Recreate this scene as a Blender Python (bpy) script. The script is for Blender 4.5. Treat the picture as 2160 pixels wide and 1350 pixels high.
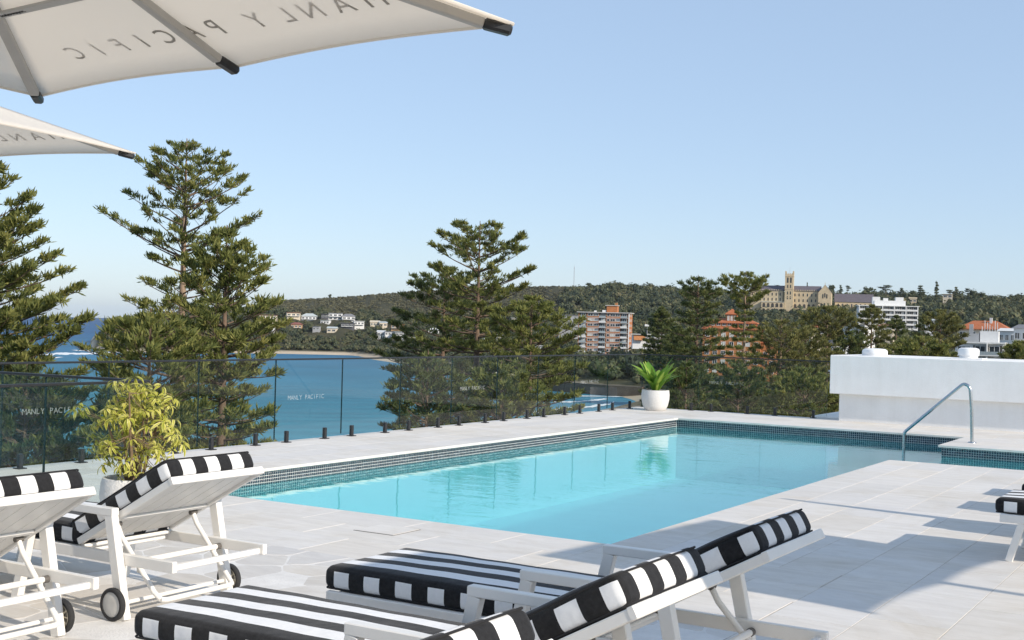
import bpy, bmesh, math, random
import numpy as np
from mathutils import Matrix, Vector

for _o in list(bpy.data.objects):
    bpy.data.objects.remove(_o, do_unlink=True)
S = bpy.context.scene
COL = S.collection
R = math.radians
PI = math.pi

# ------------------------------------------------------------------ camera
# world axes follow the pool: +Y runs along the pool, +X across it; the deck is z = 0
EYE = 1.74
cam_d = bpy.data.cameras.new("camera")
cam_d.sensor_width = 36.0
cam_d.lens = 43.597
cam_d.clip_start = 0.1
cam_d.clip_end = 40000
cam = bpy.data.objects.new("camera", cam_d)
COL.objects.link(cam)
cam.matrix_world = (Matrix.Translation((0, 0, EYE)) @ Matrix.Rotation(0.547, 4, 'Z')
                    @ Matrix.Rotation(PI / 2 + 0.0045, 4, 'X') @ Matrix.Rotation(0.0266, 4, 'Z'))
S.camera = cam

# ------------------------------------------------------------------ sky, sun, exposure
SUN_EL = 28.0
SUN_AZ = 99.0            # clockwise from +Y
w = bpy.data.worlds.new("World")
S.world = w
w.use_nodes = True
nt = w.node_tree
nt.nodes.clear()
sky = nt.nodes.new('ShaderNodeTexSky')
sky.sky_type = 'NISHITA'
sky.sun_disc = False
sky.sun_elevation = R(SUN_EL)
sky.sun_rotation = R(SUN_AZ)
sky.altitude = 0
sky.air_density = 0.85
sky.dust_density = 0.6
sky.ozone_density = 0.6
bg = nt.nodes.new('ShaderNodeBackground')
bg.inputs['Strength'].default_value = 0.05
pale = nt.nodes.new('ShaderNodeMix')          # thin high haze: the whole sky a little paler
pale.data_type = 'RGBA'
pale.blend_type = 'ADD'
pale.inputs[0].default_value = 1.0
pale.inputs[7].default_value = (4.00, 5.35, 7.35, 1)
wo = nt.nodes.new('ShaderNodeOutputWorld')
nt.links.new(sky.outputs[0], pale.inputs[6])
nt.links.new(pale.outputs[2], bg.inputs[0])
nt.links.new(bg.outputs[0], wo.inputs[0])
sun_d = bpy.data.lights.new("sun", 'SUN')
sun_d.energy = 3.35
sun_d.angle = R(0.55)
sun_d.color = (1.0, 0.90, 0.77)
sun = bpy.data.objects.new("sun", sun_d)
COL.objects.link(sun)
_az = R(SUN_AZ)
_sd = Vector((math.sin(_az) * math.cos(R(SUN_EL)), math.cos(_az) * math.cos(R(SUN_EL)), math.sin(R(SUN_EL))))
sun.rotation_euler = _sd.to_track_quat('Z', 'Y').to_euler()
sun.location = (20, -10, 30)
S.view_settings.view_transform = 'Standard'
S.view_settings.look = 'None'
S.view_settings.gamma = 1
S.view_settings.exposure = 0.5
S.view_settings.use_curve_mapping = False
S.cycles.max_bounces = 8
S.cycles.transparent_max_bounces = 24
S.cycles.sample_clamp_indirect = 6

# ------------------------------------------------------------------ materials
def newmat(name):
    m = bpy.data.materials.new(name)
    m.use_nodes = True
    t = m.node_tree
    b = t.nodes['Principled BSDF']
    return m, t, b

def N(t, kind, **kw):
    n = t.nodes.new(kind)
    for k, v in kw.items():
        if k.startswith('i_'):
            key = k[2:]
            n.inputs[int(key) if key.isdigit() else key.replace('_', ' ')].default_value = v
        else:
            setattr(n, k, v)
    return n

def L(t, a, b):
    t.links.new(a, b)

def ramp(t, stops):
    n = t.nodes.new('ShaderNodeValToRGB')
    e = n.color_ramp.elements
    while len(e) < len(stops):
        e.new(0.5)
    for q, (p, c) in zip(e, stops):
        q.position = p
        q.color = (*c, 1)
    return n

def mixrgb(t, fac, a, b, mode='MIX'):
    n = t.nodes.new('ShaderNodeMix')
    n.data_type = 'RGBA'
    n.blend_type = mode
    for sock, v in ((n.inputs[0], fac), (n.inputs[6], a), (n.inputs[7], b)):
        if hasattr(v, 'links') or hasattr(v, 'is_linked'):
            t.links.new(v, sock)
        elif isinstance(v, (int, float)):
            sock.default_value = v
        else:
            sock.default_value = (*v, 1) if len(v) == 3 else v
    return n.outputs[2]

def plain(name, col, rough=0.5, metal=0.0, noise=0.0, scale=8.0, bump=0.0, bscale=60.0, spec=0.5):
    """a paint, plaster or metal with mottling and fine relief"""
    m, t, b = newmat(name)
    b.inputs['Roughness'].default_value = rough
    b.inputs['Metallic'].default_value = metal
    b.inputs['Specular IOR Level'].default_value = spec
    tc = N(t, 'ShaderNodeTexCoord')
    if noise:
        nz = N(t, 'ShaderNodeTexNoise', i_Scale=scale, i_Detail=6.0, i_Roughness=0.65)
        L(t, tc.outputs['Object'], nz.inputs['Vector'])
        lo = tuple(max(0, c * (1 - noise)) for c in col)
        hi = tuple(min(1, c * (1 + noise * .6)) for c in col)
        r = ramp(t, [(0.3, lo), (0.7, hi)])
        L(t, nz.outputs[0], r.inputs[0])
        L(t, r.outputs[0], b.inputs['Base Color'])
    else:
        b.inputs['Base Color'].default_value = (*col, 1)
    if bump:
        n2 = N(t, 'ShaderNodeTexNoise', i_Scale=bscale, i_Detail=4.0)
        L(t, tc.outputs['Object'], n2.inputs['Vector'])
        bp = N(t, 'ShaderNodeBump', i_Strength=bump, i_Distance=0.01)
        L(t, n2.outputs[0], bp.inputs['Height'])
        L(t, bp.outputs[0], b.inputs['Normal'])
    return m

M = {}
M['white_paint'] = plain('white_paint', (0.80, 0.78, 0.74), 0.38, noise=0.06, scale=3, bump=0.05, bscale=90)
def render_wall():
    m = plain('render_white', (0.86, 0.85, 0.83), 0.8, noise=0.06, scale=1.6, bump=0.35, bscale=45)
    t = m.node_tree; b = t.nodes['Principled BSDF']
    src = b.inputs['Base Color'].links[0].from_socket
    gp = N(t, 'ShaderNodeNewGeometry')
    mp = N(t, 'ShaderNodeMapping'); mp.inputs['Scale'].default_value = (3.5, 3.5, .35)
    L(t, gp.outputs['Position'], mp.inputs[0])
    nz = N(t, 'ShaderNodeTexNoise', i_Scale=1.3, i_Detail=6.0, i_Roughness=0.7)
    L(t, mp.outputs[0], nz.inputs['Vector'])
    r = ramp(t, [(0.30, (0.955, 0.95, 0.94)), (0.55, (1, 1, 1))])
    L(t, nz.outputs[0], r.inputs[0])
    L(t, mixrgb(t, 1.0, src, r.outputs[0], 'MULTIPLY'), b.inputs['Base Color'])
    return m
M['render_white'] = None
M['vent_white'] = plain('vent_white', (0.82, 0.82, 0.81), 0.5, noise=0.03, scale=4)
M['black_metal'] = plain('black_metal', (0.018, 0.019, 0.021), 0.42, noise=0.2, scale=20)
M['rubber'] = plain('rubber', (0.022, 0.022, 0.023), 0.75, noise=0.3, scale=60, bump=0.1, bscale=200)
M['hub_cream'] = plain('hub_cream', (0.62, 0.57, 0.45), 0.45, noise=0.1, scale=30)
M['hub_grey'] = plain('hub_grey', (0.55, 0.54, 0.51), 0.5, noise=0.08, scale=20)
M['bolt'] = plain('bolt', (0.12, 0.11, 0.10), 0.5, noise=0.3, scale=40)
M['steel'] = plain('steel', (0.52, 0.54, 0.55), 0.24, metal=1.0, noise=0.08, scale=30)
M['rib_grey'] = plain('rib_grey', (0.48, 0.465, 0.44), 0.6, noise=0.06, scale=10)
def ink():
    m, t, b = newmat('letter_grey')
    out = t.nodes['Material Output']
    b.inputs['Base Color'].default_value = (0.52, 0.505, 0.48, 1)
    b.inputs['Roughness'].default_value = 0.9
    tl = N(t, 'ShaderNodeBsdfTranslucent'); tl.inputs[0].default_value = (0.55, 0.51, 0.46, 1)
    mx = N(t, 'ShaderNodeMixShader'); mx.inputs[0].default_value = 0.5
    L(t, b.outputs[0], mx.inputs[1]); L(t, tl.outputs[0], mx.inputs[2])
    L(t, mx.outputs[0], out.inputs['Surface'])
    return m
M['letter_grey'] = ink()
M['label_black'] = plain('label_black', (0.03, 0.03, 0.03), 0.7)
def frosted():
    m, t, b = newmat('frosted_print')
    out = t.nodes['Material Output']
    b.inputs['Base Color'].default_value = (0.70, 0.73, 0.73, 1)
    b.inputs['Roughness'].default_value = 0.9
    tr = N(t, 'ShaderNodeBsdfTransparent')
    mx = N(t, 'ShaderNodeMixShader'); mx.inputs[0].default_value = 0.17
    L(t, tr.outputs[0], mx.inputs[1]); L(t, b.outputs[0], mx.inputs[2])
    L(t, mx.outputs[0], out.inputs['Surface'])
    return m
M['frost'] = frosted()
M['soil'] = plain('soil', (0.055, 0.035, 0.022), 0.95, noise=0.5, scale=50, bump=0.8, bscale=80)
M['pot'] = plain('pot', (0.66, 0.65, 0.63), 0.85, noise=0.12, scale=35, bump=0.7, bscale=70)
M['stem'] = plain('stem', (0.22, 0.15, 0.085), 0.8, noise=0.3, scale=25, bump=0.3, bscale=60)
M['bark'] = plain('bark', (0.17, 0.115, 0.08), 0.9, noise=0.4, scale=3, bump=0.6, bscale=12)
M['bark_pale'] = plain('bark_pale', (0.30, 0.215, 0.15), 0.9, noise=0.3, scale=3, bump=0.6, bscale=12)
M['twig'] = plain('twig', (0.15, 0.105, 0.075), 0.9, noise=0.3, scale=4)
M['grout_pale'] = plain('grout_pale', (0.74, 0.72, 0.69), 0.95, noise=0.12, scale=6, bump=0.4, bscale=70)
M['grout_tan'] = plain('grout_tan', (0.50, 0.455, 0.40), 0.95, noise=0.25, scale=4, bump=0.4, bscale=70)
M['mosaic_grout'] = plain('mosaic_grout', (0.62, 0.63, 0.61), 0.9, noise=0.15, scale=9)
M['pool_plaster'] = plain('pool_plaster', (0.38, 0.67, 0.70), 0.8, noise=0.04, scale=1.5)

M['render_white'] = render_wall()

def fabric_stripe():
    m, t, b = newmat('striped_fabric')
    uv = N(t, 'ShaderNodeUVMap', uv_map='stripe')
    sp = N(t, 'ShaderNodeSeparateXYZ')
    L(t, uv.outputs[0], sp.inputs[0])
    half = N(t, 'ShaderNodeMath', operation='MULTIPLY'); half.inputs[1].default_value = 0.5
    L(t, sp.outputs[0], half.inputs[0])
    fr = N(t, 'ShaderNodeMath', operation='FRACT')
    L(t, half.outputs[0], fr.inputs[0])
    gt = N(t, 'ShaderNodeMath', operation='GREATER_THAN'); gt.inputs[1].default_value = 0.5
    L(t, fr.outputs[0], gt.inputs[0])
    mk = N(t, 'ShaderNodeMath', operation='GREATER_THAN'); mk.inputs[1].default_value = 0.5
    L(t, sp.outputs[1], mk.inputs[0])
    mu = N(t, 'ShaderNodeMath', operation='MULTIPLY')
    L(t, gt.outputs[0], mu.inputs[0]); L(t, mk.outputs[0], mu.inputs[1])
    tc = N(t, 'ShaderNodeTexCoord')
    nz = N(t, 'ShaderNodeTexNoise', i_Scale=55.0, i_Detail=5.0, i_Roughness=0.7)
    L(t, tc.outputs['Object'], nz.inputs['Vector'])
    bl = ramp(t, [(0.3, (0.010, 0.010, 0.011)), (0.75, (0.026, 0.026, 0.028))])
    wh = ramp(t, [(0.3, (0.76, 0.76, 0.76)), (0.7, (0.83, 0.83, 0.825))])
    L(t, nz.outputs[0], bl.inputs[0]); L(t, nz.outputs[0], wh.inputs[0])
    c = mixrgb(t, mu.outputs[0], bl.outputs[0], wh.outputs[0])
    L(t, c, b.inputs['Base Color'])
    b.inputs['Roughness'].default_value = 0.92
    b.inputs['Specular IOR Level'].default_value = 0.2
    b.inputs['Sheen Weight'].default_value = 0.12
    n2 = N(t, 'ShaderNodeTexNoise', i_Scale=7.0, i_Detail=2.0)
    L(t, tc.outputs['Object'], n2.inputs['Vector'])
    bp1 = N(t, 'ShaderNodeBump', i_Strength=0.35, i_Distance=0.03)
    L(t, n2.outputs[0], bp1.inputs['Height'])
    n3 = N(t, 'ShaderNodeTexNoise', i_Scale=420.0, i_Detail=2.0)
    L(t, tc.outputs['Object'], n3.inputs['Vector'])
    bp2 = N(t, 'ShaderNodeBump', i_Strength=0.25, i_Distance=0.002)
    L(t, n3.outputs[0], bp2.inputs['Height'])
    L(t, bp1.outputs[0], bp2.inputs['Normal'])
    L(t, bp2.outputs[0], b.inputs['Normal'])
    return m
M['stripe'] = fabric_stripe()
M['piping'] = plain('piping', (0.016, 0.016, 0.018), 0.9, noise=0.3, scale=80)

def stone(name, lo, hi, vein=(0.60, 0.55, 0.47)):
    """limestone paving: every slab has its own tone, streaked along its length"""
    m, t, b = newmat(name)
    tc = N(t, 'ShaderNodeTexCoord')
    oi = N(t, 'ShaderNodeObjectInfo')
    off = N(t, 'ShaderNodeVectorMath', operation='SCALE'); off.inputs['Scale'].default_value = 37.0
    cm = N(t, 'ShaderNodeCombineXYZ')
    for k in range(3):
        L(t, oi.outputs['Random'], cm.inputs[k])
    L(t, cm.outputs[0], off.inputs[0])
    ad = N(t, 'ShaderNodeVectorMath', operation='ADD')
    L(t, tc.outputs['Object'], ad.inputs[0]); L(t, off.outputs[0], ad.inputs[1])
    mp = N(t, 'ShaderNodeMapping'); mp.inputs['Scale'].default_value = (0.8, 3.2, 1)
    L(t, ad.outputs[0], mp.inputs[0])
    n1 = N(t, 'ShaderNodeTexNoise', i_Scale=2.6, i_Detail=8.0, i_Roughness=0.68, i_Distortion=0.6)
    L(t, mp.outputs[0], n1.inputs['Vector'])
    r1 = ramp(t, [(0.28, lo), (0.72, hi)])
    L(t, n1.outputs[0], r1.inputs[0])
    tone = N(t, 'ShaderNodeMapRange'); tone.inputs['To Min'].default_value = 0.94; tone.inputs['To Max'].default_value = 1.03
    L(t, oi.outputs['Random'], tone.inputs[0])
    hue = ramp(t, [(0.0, (1.0, 0.985, 0.955)), (0.5, (1.0, 1.0, 0.995)), (1.0, (0.975, 0.985, 1.0))])
    wn = N(t, 'ShaderNodeTexWhiteNoise', noise_dimensions='1D')
    L(t, oi.outputs['Random'], wn.inputs['W'])
    L(t, wn.outputs['Value'], hue.inputs[0])
    c = mixrgb(t, 1.0, r1.outputs[0], tone.outputs[0], 'MULTIPLY')
    c = mixrgb(t, 1.0, c, hue.outputs[0], 'MULTIPLY')
    n2 = N(t, 'ShaderNodeTexNoise', i_Scale=5.0, i_Detail=10.0, i_Roughness=0.75, i_Distortion=1.2)
    L(t, mp.outputs[0], n2.inputs['Vector'])
    r2 = ramp(t, [(0.60, (0, 0, 0)), (0.78, (1, 1, 1))])
    L(t, n2.outputs[0], r2.inputs[0])
    k = N(t, 'ShaderNodeMath', operation='MULTIPLY'); k.inputs[1].default_value = 0.5
    L(t, r2.outputs[0], k.inputs[0])
    c = mixrgb(t, k.outputs[0], c, vein)
    gp = N(t, 'ShaderNodeNewGeometry')               # weathering that runs across the joints
    n4 = N(t, 'ShaderNodeTexNoise', i_Scale=0.9, i_Detail=9.0, i_Roughness=0.72, i_Distortion=0.8)
    L(t, gp.outputs['Position'], n4.inputs['Vector'])
    r4 = ramp(t, [(0.32, (0.90, 0.875, 0.83)), (0.52, (1.0, 1.0, 1.0)), (0.70, (0.95, 0.95, 0.96))])
    L(t, n4.outputs[0], r4.inputs[0])
    c = mixrgb(t, 1.0, c, r4.outputs[0], 'MULTIPLY')
    L(t, c, b.inputs['Base Color'])
    b.inputs['Roughness'].default_value = 0.72
    b.inputs['Specular IOR Level'].default_value = 0.3
    bp = N(t, 'ShaderNodeBump', i_Strength=0.35, i_Distance=0.006)
    L(t, n2.outputs[0], bp.inputs['Height'])
    L(t, bp.outputs[0], b.inputs['Normal'])
    return m
M['tile'] = stone('limestone_tile', (0.63, 0.595, 0.55), (0.75, 0.715, 0.67))
M['flag'] = stone('limestone_flag', (0.58, 0.55, 0.515), (0.70, 0.67, 0.63))

def mosaic():
    m, t, b = newmat('mosaic_tile')
    tc = N(t, 'ShaderNodeTexCoord')
    sc = N(t, 'ShaderNodeVectorMath', operation='SCALE'); sc.inputs['Scale'].default_value = 26.316
    L(t, tc.outputs['Object'], sc.inputs[0])
    fl = N(t, 'ShaderNodeVectorMath', operation='FLOOR')
    L(t, sc.outputs[0], fl.inputs[0])
    wn = N(t, 'ShaderNodeTexWhiteNoise')
    L(t, fl.outputs[0], wn.inputs['Vector'])
    r = ramp(t, [(0.0, (0.020, 0.030, 0.045)), (0.6, (0.035, 0.050, 0.070)), (1.0, (0.075, 0.095, 0.12))])
    L(t, wn.outputs['Value'], r.inputs[0])
    L(t, r.outputs[0], b.inputs['Base Color'])
    b.inputs['Roughness'].default_value = 0.18
    return m
M['mosaic'] = mosaic()

def glass(name, tint):
    m, t, b = newmat(name)
    t.nodes.remove(b)
    out = t.nodes['Material Output']
    fr = N(t, 'ShaderNodeFresnel', i_IOR=1.48)
    ge = N(t, 'ShaderNodeNewGeometry')
    inv = N(t, 'ShaderNodeMath', operation='SUBTRACT'); inv.inputs[0].default_value = 1.0
    L(t, ge.outputs['Backfacing'], inv.inputs[1])
    mu = N(t, 'ShaderNodeMath', operation='MULTIPLY')
    L(t, fr.outputs[0], mu.inputs[0]); L(t, inv.outputs[0], mu.inputs[1])
    tr = N(t, 'ShaderNodeBsdfTransparent'); tr.inputs[0].default_value = (*tint, 1)
    gl = N(t, 'ShaderNodeBsdfGlossy'); gl.inputs['Roughness'].default_value = 0.0
    mx = N(t, 'ShaderNodeMixShader')
    L(t, mu.outputs[0], mx.inputs[0]); L(t, tr.outputs[0], mx.inputs[1]); L(t, gl.outputs[0], mx.inputs[2])
    L(t, mx.outputs[0], out.inputs['Surface'])
    return m
M['glass'] = glass('balustrade_glass', (0.94, 0.966, 0.958))
M['glass_edge'] = plain('glass_edge', (0.012, 0.035, 0.032), 0.25)

def pool_water():
    m, t, b = newmat('pool_water')
    t.nodes.remove(b)
    out = t.nodes['Material Output']
    tc = N(t, 'ShaderNodeTexCoord')
    mp = N(t, 'ShaderNodeMapping'); mp.inputs['Rotation'].default_value = (0, 0, 0.5); mp.inputs['Scale'].default_value = (1.0, 2.2, 1)
    L(t, tc.outputs['Object'], mp.inputs[0])
    n1 = N(t, 'ShaderNodeTexNoise', i_Scale=1.6, i_Detail=3.0, i_Roughness=0.55, i_Distortion=0.4)
    L(t, mp.outputs[0], n1.inputs['Vector'])
    bp = N(t, 'ShaderNodeBump', i_Strength=0.15, i_Distance=0.03)
    L(t, n1.outputs[0], bp.inputs['Height'])
    fr = N(t, 'ShaderNodeFresnel', i_IOR=1.333)
    gl = N(t, 'ShaderNodeBsdfGlossy'); gl.inputs['Roughness'].default_value = 0.0
    L(t, bp.outputs[0], gl.inputs['Normal'])
    tr = N(t, 'ShaderNodeBsdfTransparent'); tr.inputs[0].default_value = (0.60, 0.965, 1.0, 1)
    rf = N(t, 'ShaderNodeBsdfRefraction', i_IOR=1.333, i_Roughness=0.0); rf.inputs[0].default_value = (0.55, 0.96, 1.0, 1)
    L(t, bp.outputs[0], rf.inputs['Normal'])
    m1 = N(t, 'ShaderNodeMixShader'); m1.inputs[0].default_value = 0.35
    L(t, tr.outputs[0], m1.inputs[1]); L(t, rf.outputs[0], m1.inputs[2])
    m2 = N(t, 'ShaderNodeMixShader')
    ge = N(t, 'ShaderNodeNewGeometry')
    up = N(t, 'ShaderNodeMath', operation='SUBTRACT'); up.inputs[0].default_value = 1.0
    L(t, ge.outputs['Backfacing'], up.inputs[1])
    mu = N(t, 'ShaderNodeMath', operation='MULTIPLY')
    L(t, fr.outputs[0], mu.inputs[0]); L(t, up.outputs[0], mu.inputs[1])
    L(t, mu.outputs[0], m2.inputs[0]); L(t, m1.outputs[0], m2.inputs[1]); L(t, gl.outputs[0], m2.inputs[2])
    L(t, m2.outputs[0], out.inputs['Surface'])
    return m
M['pool_water'] = pool_water()

def canopy_mat():
    m, t, b = newmat('canopy_fabric')
    out = t.nodes['Material Output']
    b.inputs['Base Color'].default_value = (0.88, 0.86, 0.83, 1)
    b.inputs['Roughness'].default_value = 0.9
    tl = N(t, 'ShaderNodeBsdfTranslucent'); tl.inputs[0].default_value = (0.97, 0.91, 0.82, 1)
    tc = N(t, 'ShaderNodeTexCoord')
    n2 = N(t, 'ShaderNodeTexNoise', i_Scale=2.5, i_Detail=3.0)
    L(t, tc.outputs['Object'], n2.inputs['Vector'])
    bp = N(t, 'ShaderNodeBump', i_Strength=0.25, i_Distance=0.03)
    L(t, n2.outputs[0], bp.inputs['Height'])
    L(t, bp.outputs[0], b.inputs['Normal'])
    mx = N(t, 'ShaderNodeMixShader'); mx.inputs[0].default_value = 0.58
    L(t, b.outputs[0], mx.inputs[1]); L(t, tl.outputs[0], mx.inputs[2])
    L(t, mx.outputs[0], out.inputs['Surface'])
    return m
M['canopy'] = canopy_mat()

def leafy(name, stops, trans=0.25, rough=0.65, attr='tone'):
    m, t, b = newmat(name)
    out = t.nodes['Material Output']
    at = N(t, 'ShaderNodeAttribute', attribute_name=attr)
    r = ramp(t, stops)
    L(t, at.outputs['Fac'], r.inputs[0])
    L(t, r.outputs[0], b.inputs['Base Color'])
    b.inputs['Roughness'].default_value = rough
    b.inputs['Specular IOR Level'].default_value = 0.25
    tl = N(t, 'ShaderNodeBsdfTranslucent')
    L(t, r.outputs[0], tl.inputs[0])
    mx = N(t, 'ShaderNodeMixShader'); mx.inputs[0].default_value = trans
    L(t, b.outputs[0], mx.inputs[1]); L(t, tl.outputs[0], mx.inputs[2])
    L(t, mx.outputs[0], out.inputs['Surface'])
    return m
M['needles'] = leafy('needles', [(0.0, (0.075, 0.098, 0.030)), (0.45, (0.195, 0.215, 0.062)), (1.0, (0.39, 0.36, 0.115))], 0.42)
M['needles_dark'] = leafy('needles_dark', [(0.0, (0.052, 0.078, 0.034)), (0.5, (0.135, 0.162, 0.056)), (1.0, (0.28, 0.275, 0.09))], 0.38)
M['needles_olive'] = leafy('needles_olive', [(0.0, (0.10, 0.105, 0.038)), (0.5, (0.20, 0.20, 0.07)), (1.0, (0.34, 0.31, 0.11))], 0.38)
M['bush'] = leafy('bush', [(0.0, (0.046, 0.062, 0.038)), (0.4, (0.078, 0.094, 0.050)), (0.75, (0.125, 0.132, 0.062)), (1.0, (0.175, 0.155, 0.082))], 0.22)
M['heath'] = leafy('heath', [(0.0, (0.072, 0.072, 0.044)), (0.5, (0.108, 0.104, 0.058)), (1.0, (0.15, 0.14, 0.075))], 0.1)
M['leaf_lily'] = leafy('leaf_lily', [(0.0, (0.06, 0.16, 0.02)), (0.5, (0.16, 0.32, 0.04)), (1.0, (0.42, 0.52, 0.10))], 0.3, 0.4)
M['leaf_yellow'] = leafy('leaf_yellow', [(0.0, (0.08, 0.15, 0.02)), (0.25, (0.32, 0.34, 0.04)), (0.55, (0.66, 0.60, 0.13)), (1.0, (0.90, 0.86, 0.52))], 0.35, 0.4)

def sea_mat():
    m, t, b = newmat('sea_water')
    tc = N(t, 'ShaderNodeTexCoord')
    ge = N(t, 'ShaderNodeAttribute', attribute_name='depth')
    r = ramp(t, [(0.0, (0.075, 0.29, 0.33)), (0.22, (0.045, 0.22, 0.31)), (0.5, (0.022, 0.145, 0.265)), (1.0, (0.008, 0.065, 0.19))])
    L(t, ge.outputs['Fac'], r.inputs[0])
    n0 = N(t, 'ShaderNodeTexNoise', i_Scale=0.012, i_Detail=4.0)
    L(t, tc.outputs['Object'], n0.inputs['Vector'])
    r0 = ramp(t, [(0.3, (0.8, 0.8, 0.8)), (0.7, (1.15, 1.15, 1.15))])
    L(t, n0.outputs[0], r0.inputs[0])
    L(t, mixrgb(t, 1.0, r.outputs[0], r0.outputs[0], 'MULTIPLY'), b.inputs['Base Color'])
    b.inputs['Roughness'].default_value = 0.22
    b.inputs['IOR'].default_value = 1.333
    b.inputs['Specular IOR Level'].default_value = 0.0
    n1 = N(t, 'ShaderNodeTexNoise', i_Scale=0.22, i_Detail=6.0, i_Roughness=0.6)
    n2 = N(t, 'ShaderNodeTexWave', i_Scale=0.018, i_Distortion=6.0, i_Detail=3.0)
    mp = N(t, 'ShaderNodeMapping'); mp.inputs['Rotation'].default_value = (0, 0, 0.9)
    L(t, tc.outputs['Object'], mp.inputs[0])
    L(t, mp.outputs[0], n1.inputs['Vector']); L(t, mp.outputs[0], n2.inputs['Vector'])
    ad = N(t, 'ShaderNodeMath', operation='ADD')
    L(t, n1.outputs[0], ad.inputs[0]); L(t, n2.outputs['Fac'], ad.inputs[1])
    bp = N(t, 'ShaderNodeBump', i_Strength=0.55, i_Distance=1.2)
    L(t, ad.outputs[0], bp.inputs['Height'])
    L(t, bp.outputs[0], b.inputs['Normal'])
    gl = N(t, 'ShaderNodeBsdfGlossy'); gl.inputs['Roughness'].default_value = 0.3
    L(t, bp.outputs[0], gl.inputs['Normal'])
    mx = N(t, 'ShaderNodeMixShader'); mx.inputs[0].default_value = 0.19
    L(t, b.outputs[0], mx.inputs[1]); L(t, gl.outputs[0], mx.inputs[2])
    L(t, mx.outputs[0], t.nodes['Material Output'].inputs['Surface'])
    return m
M['sea'] = sea_mat()
M['foam'] = plain('foam', (0.80, 0.82, 0.82), 0.9, noise=0.15, scale=0.2)

def land_mat():
    m, t, b = newmat('land')
    at = N(t, 'ShaderNodeAttribute', attribute_name='sand')
    tc = N(t, 'ShaderNodeTexCoord')
    n0 = N(t, 'ShaderNodeTexNoise', i_Scale=0.03, i_Detail=8.0, i_Roughness=0.7)
    L(t, tc.outputs['Object'], n0.inputs['Vector'])
    g = ramp(t, [(0.3, (0.045, 0.046, 0.028)), (0.7, (0.085, 0.078, 0.045))])
    s = ramp(t, [(0.3, (0.48, 0.38, 0.27)), (0.7, (0.60, 0.50, 0.37))])
    L(t, n0.outputs[0], g.inputs[0]); L(t, n0.outputs[0], s.inputs[0])
    L(t, mixrgb(t, at.outputs['Fac'], g.outputs[0], s.outputs[0]), b.inputs['Base Color'])
    b.inputs['Roughness'].default_value = 0.95
    b.inputs['Specular IOR Level'].default_value = 0.1
    return m
M['land'] = land_mat()
M['asphalt'] = plain('asphalt', (0.06, 0.06, 0.062), 0.9, noise=0.2, scale=0.5)
M['seawall'] = plain('seawall', (0.13, 0.10, 0.075), 0.9, noise=0.3, scale=0.3, bump=0.3, bscale=1.0)
M['rock'] = plain('rock', (0.20, 0.15, 0.11), 0.95, noise=0.35, scale=0.15, bump=0.8, bscale=0.4)

# buildings
M['brick'] = plain('brick', (0.43, 0.165, 0.06), 0.9, noise=0.18, scale=0.8, bump=0.2, bscale=6)
M['brick_orange'] = plain('brick_orange', (0.42, 0.18, 0.07), 0.9, noise=0.18, scale=0.8)
M['roof_orange'] = plain('roof_orange', (0.42, 0.135, 0.055), 0.85, noise=0.2, scale=1.2, bump=0.3, bscale=4)
M['roof_red'] = plain('roof_red', (0.24, 0.09, 0.065), 0.85, noise=0.2, scale=1.2)
M['sandstone'] = plain('sandstone', (0.58, 0.47, 0.31), 0.92, noise=0.18, scale=0.5, bump=0.3, bscale=2)
M['slate'] = plain('slate', (0.12, 0.105, 0.12), 0.75, noise=0.2, scale=0.6)
M['roof_grey'] = plain('roof_grey', (0.20, 0.20, 0.21), 0.7, noise=0.15, scale=0.8)
M['roof_pale'] = plain('roof_pale', (0.48, 0.52, 0.51), 0.6, noise=0.1, scale=0.8)
M['wall_white'] = plain('wall_white', (0.72, 0.72, 0.71), 0.8, noise=0.06, scale=0.7)
M['wall_cream'] = plain('wall_cream', (0.62, 0.54, 0.42), 0.85, noise=0.1, scale=0.7)
M['wall_grey'] = plain('wall_grey', (0.34, 0.35, 0.36), 0.85, noise=0.1, scale=0.7)
M['wall_dark'] = plain('wall_dark', (0.10, 0.10, 0.11), 0.85, noise=0.15, scale=0.7)
M['wall_tan'] = plain('wall_tan', (0.46, 0.30, 0.16), 0.85, noise=0.12, scale=0.7)
M['concrete'] = plain('concrete', (0.55, 0.54, 0.52), 0.9, noise=0.08, scale=0.8)
M['frame_white'] = plain('frame_white', (0.72, 0.72, 0.70), 0.5, noise=0.05, scale=3)
M['pane'] = plain('pane', (0.030, 0.038, 0.045), 0.12, noise=0.3, scale=1.5)
M['curtain'] = plain('curtain', (0.55, 0.54, 0.50), 0.6, noise=0.15, scale=2)
M['painted_shade'] = plain('painted_shade', (0.07, 0.065, 0.06), 0.9, noise=0.2, scale=1)  # flat dark colour that paints the shade inside balconies and arches
M['balcony_glass'] = plain('balcony_glass', (0.33, 0.38, 0.40), 0.2, noise=0.1, scale=2)
M['car_white'] = plain('car_white', (0.78, 0.78, 0.78), 0.3)
M['mast_grey'] = plain('mast_grey', (0.35, 0.36, 0.38), 0.6)

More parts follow.
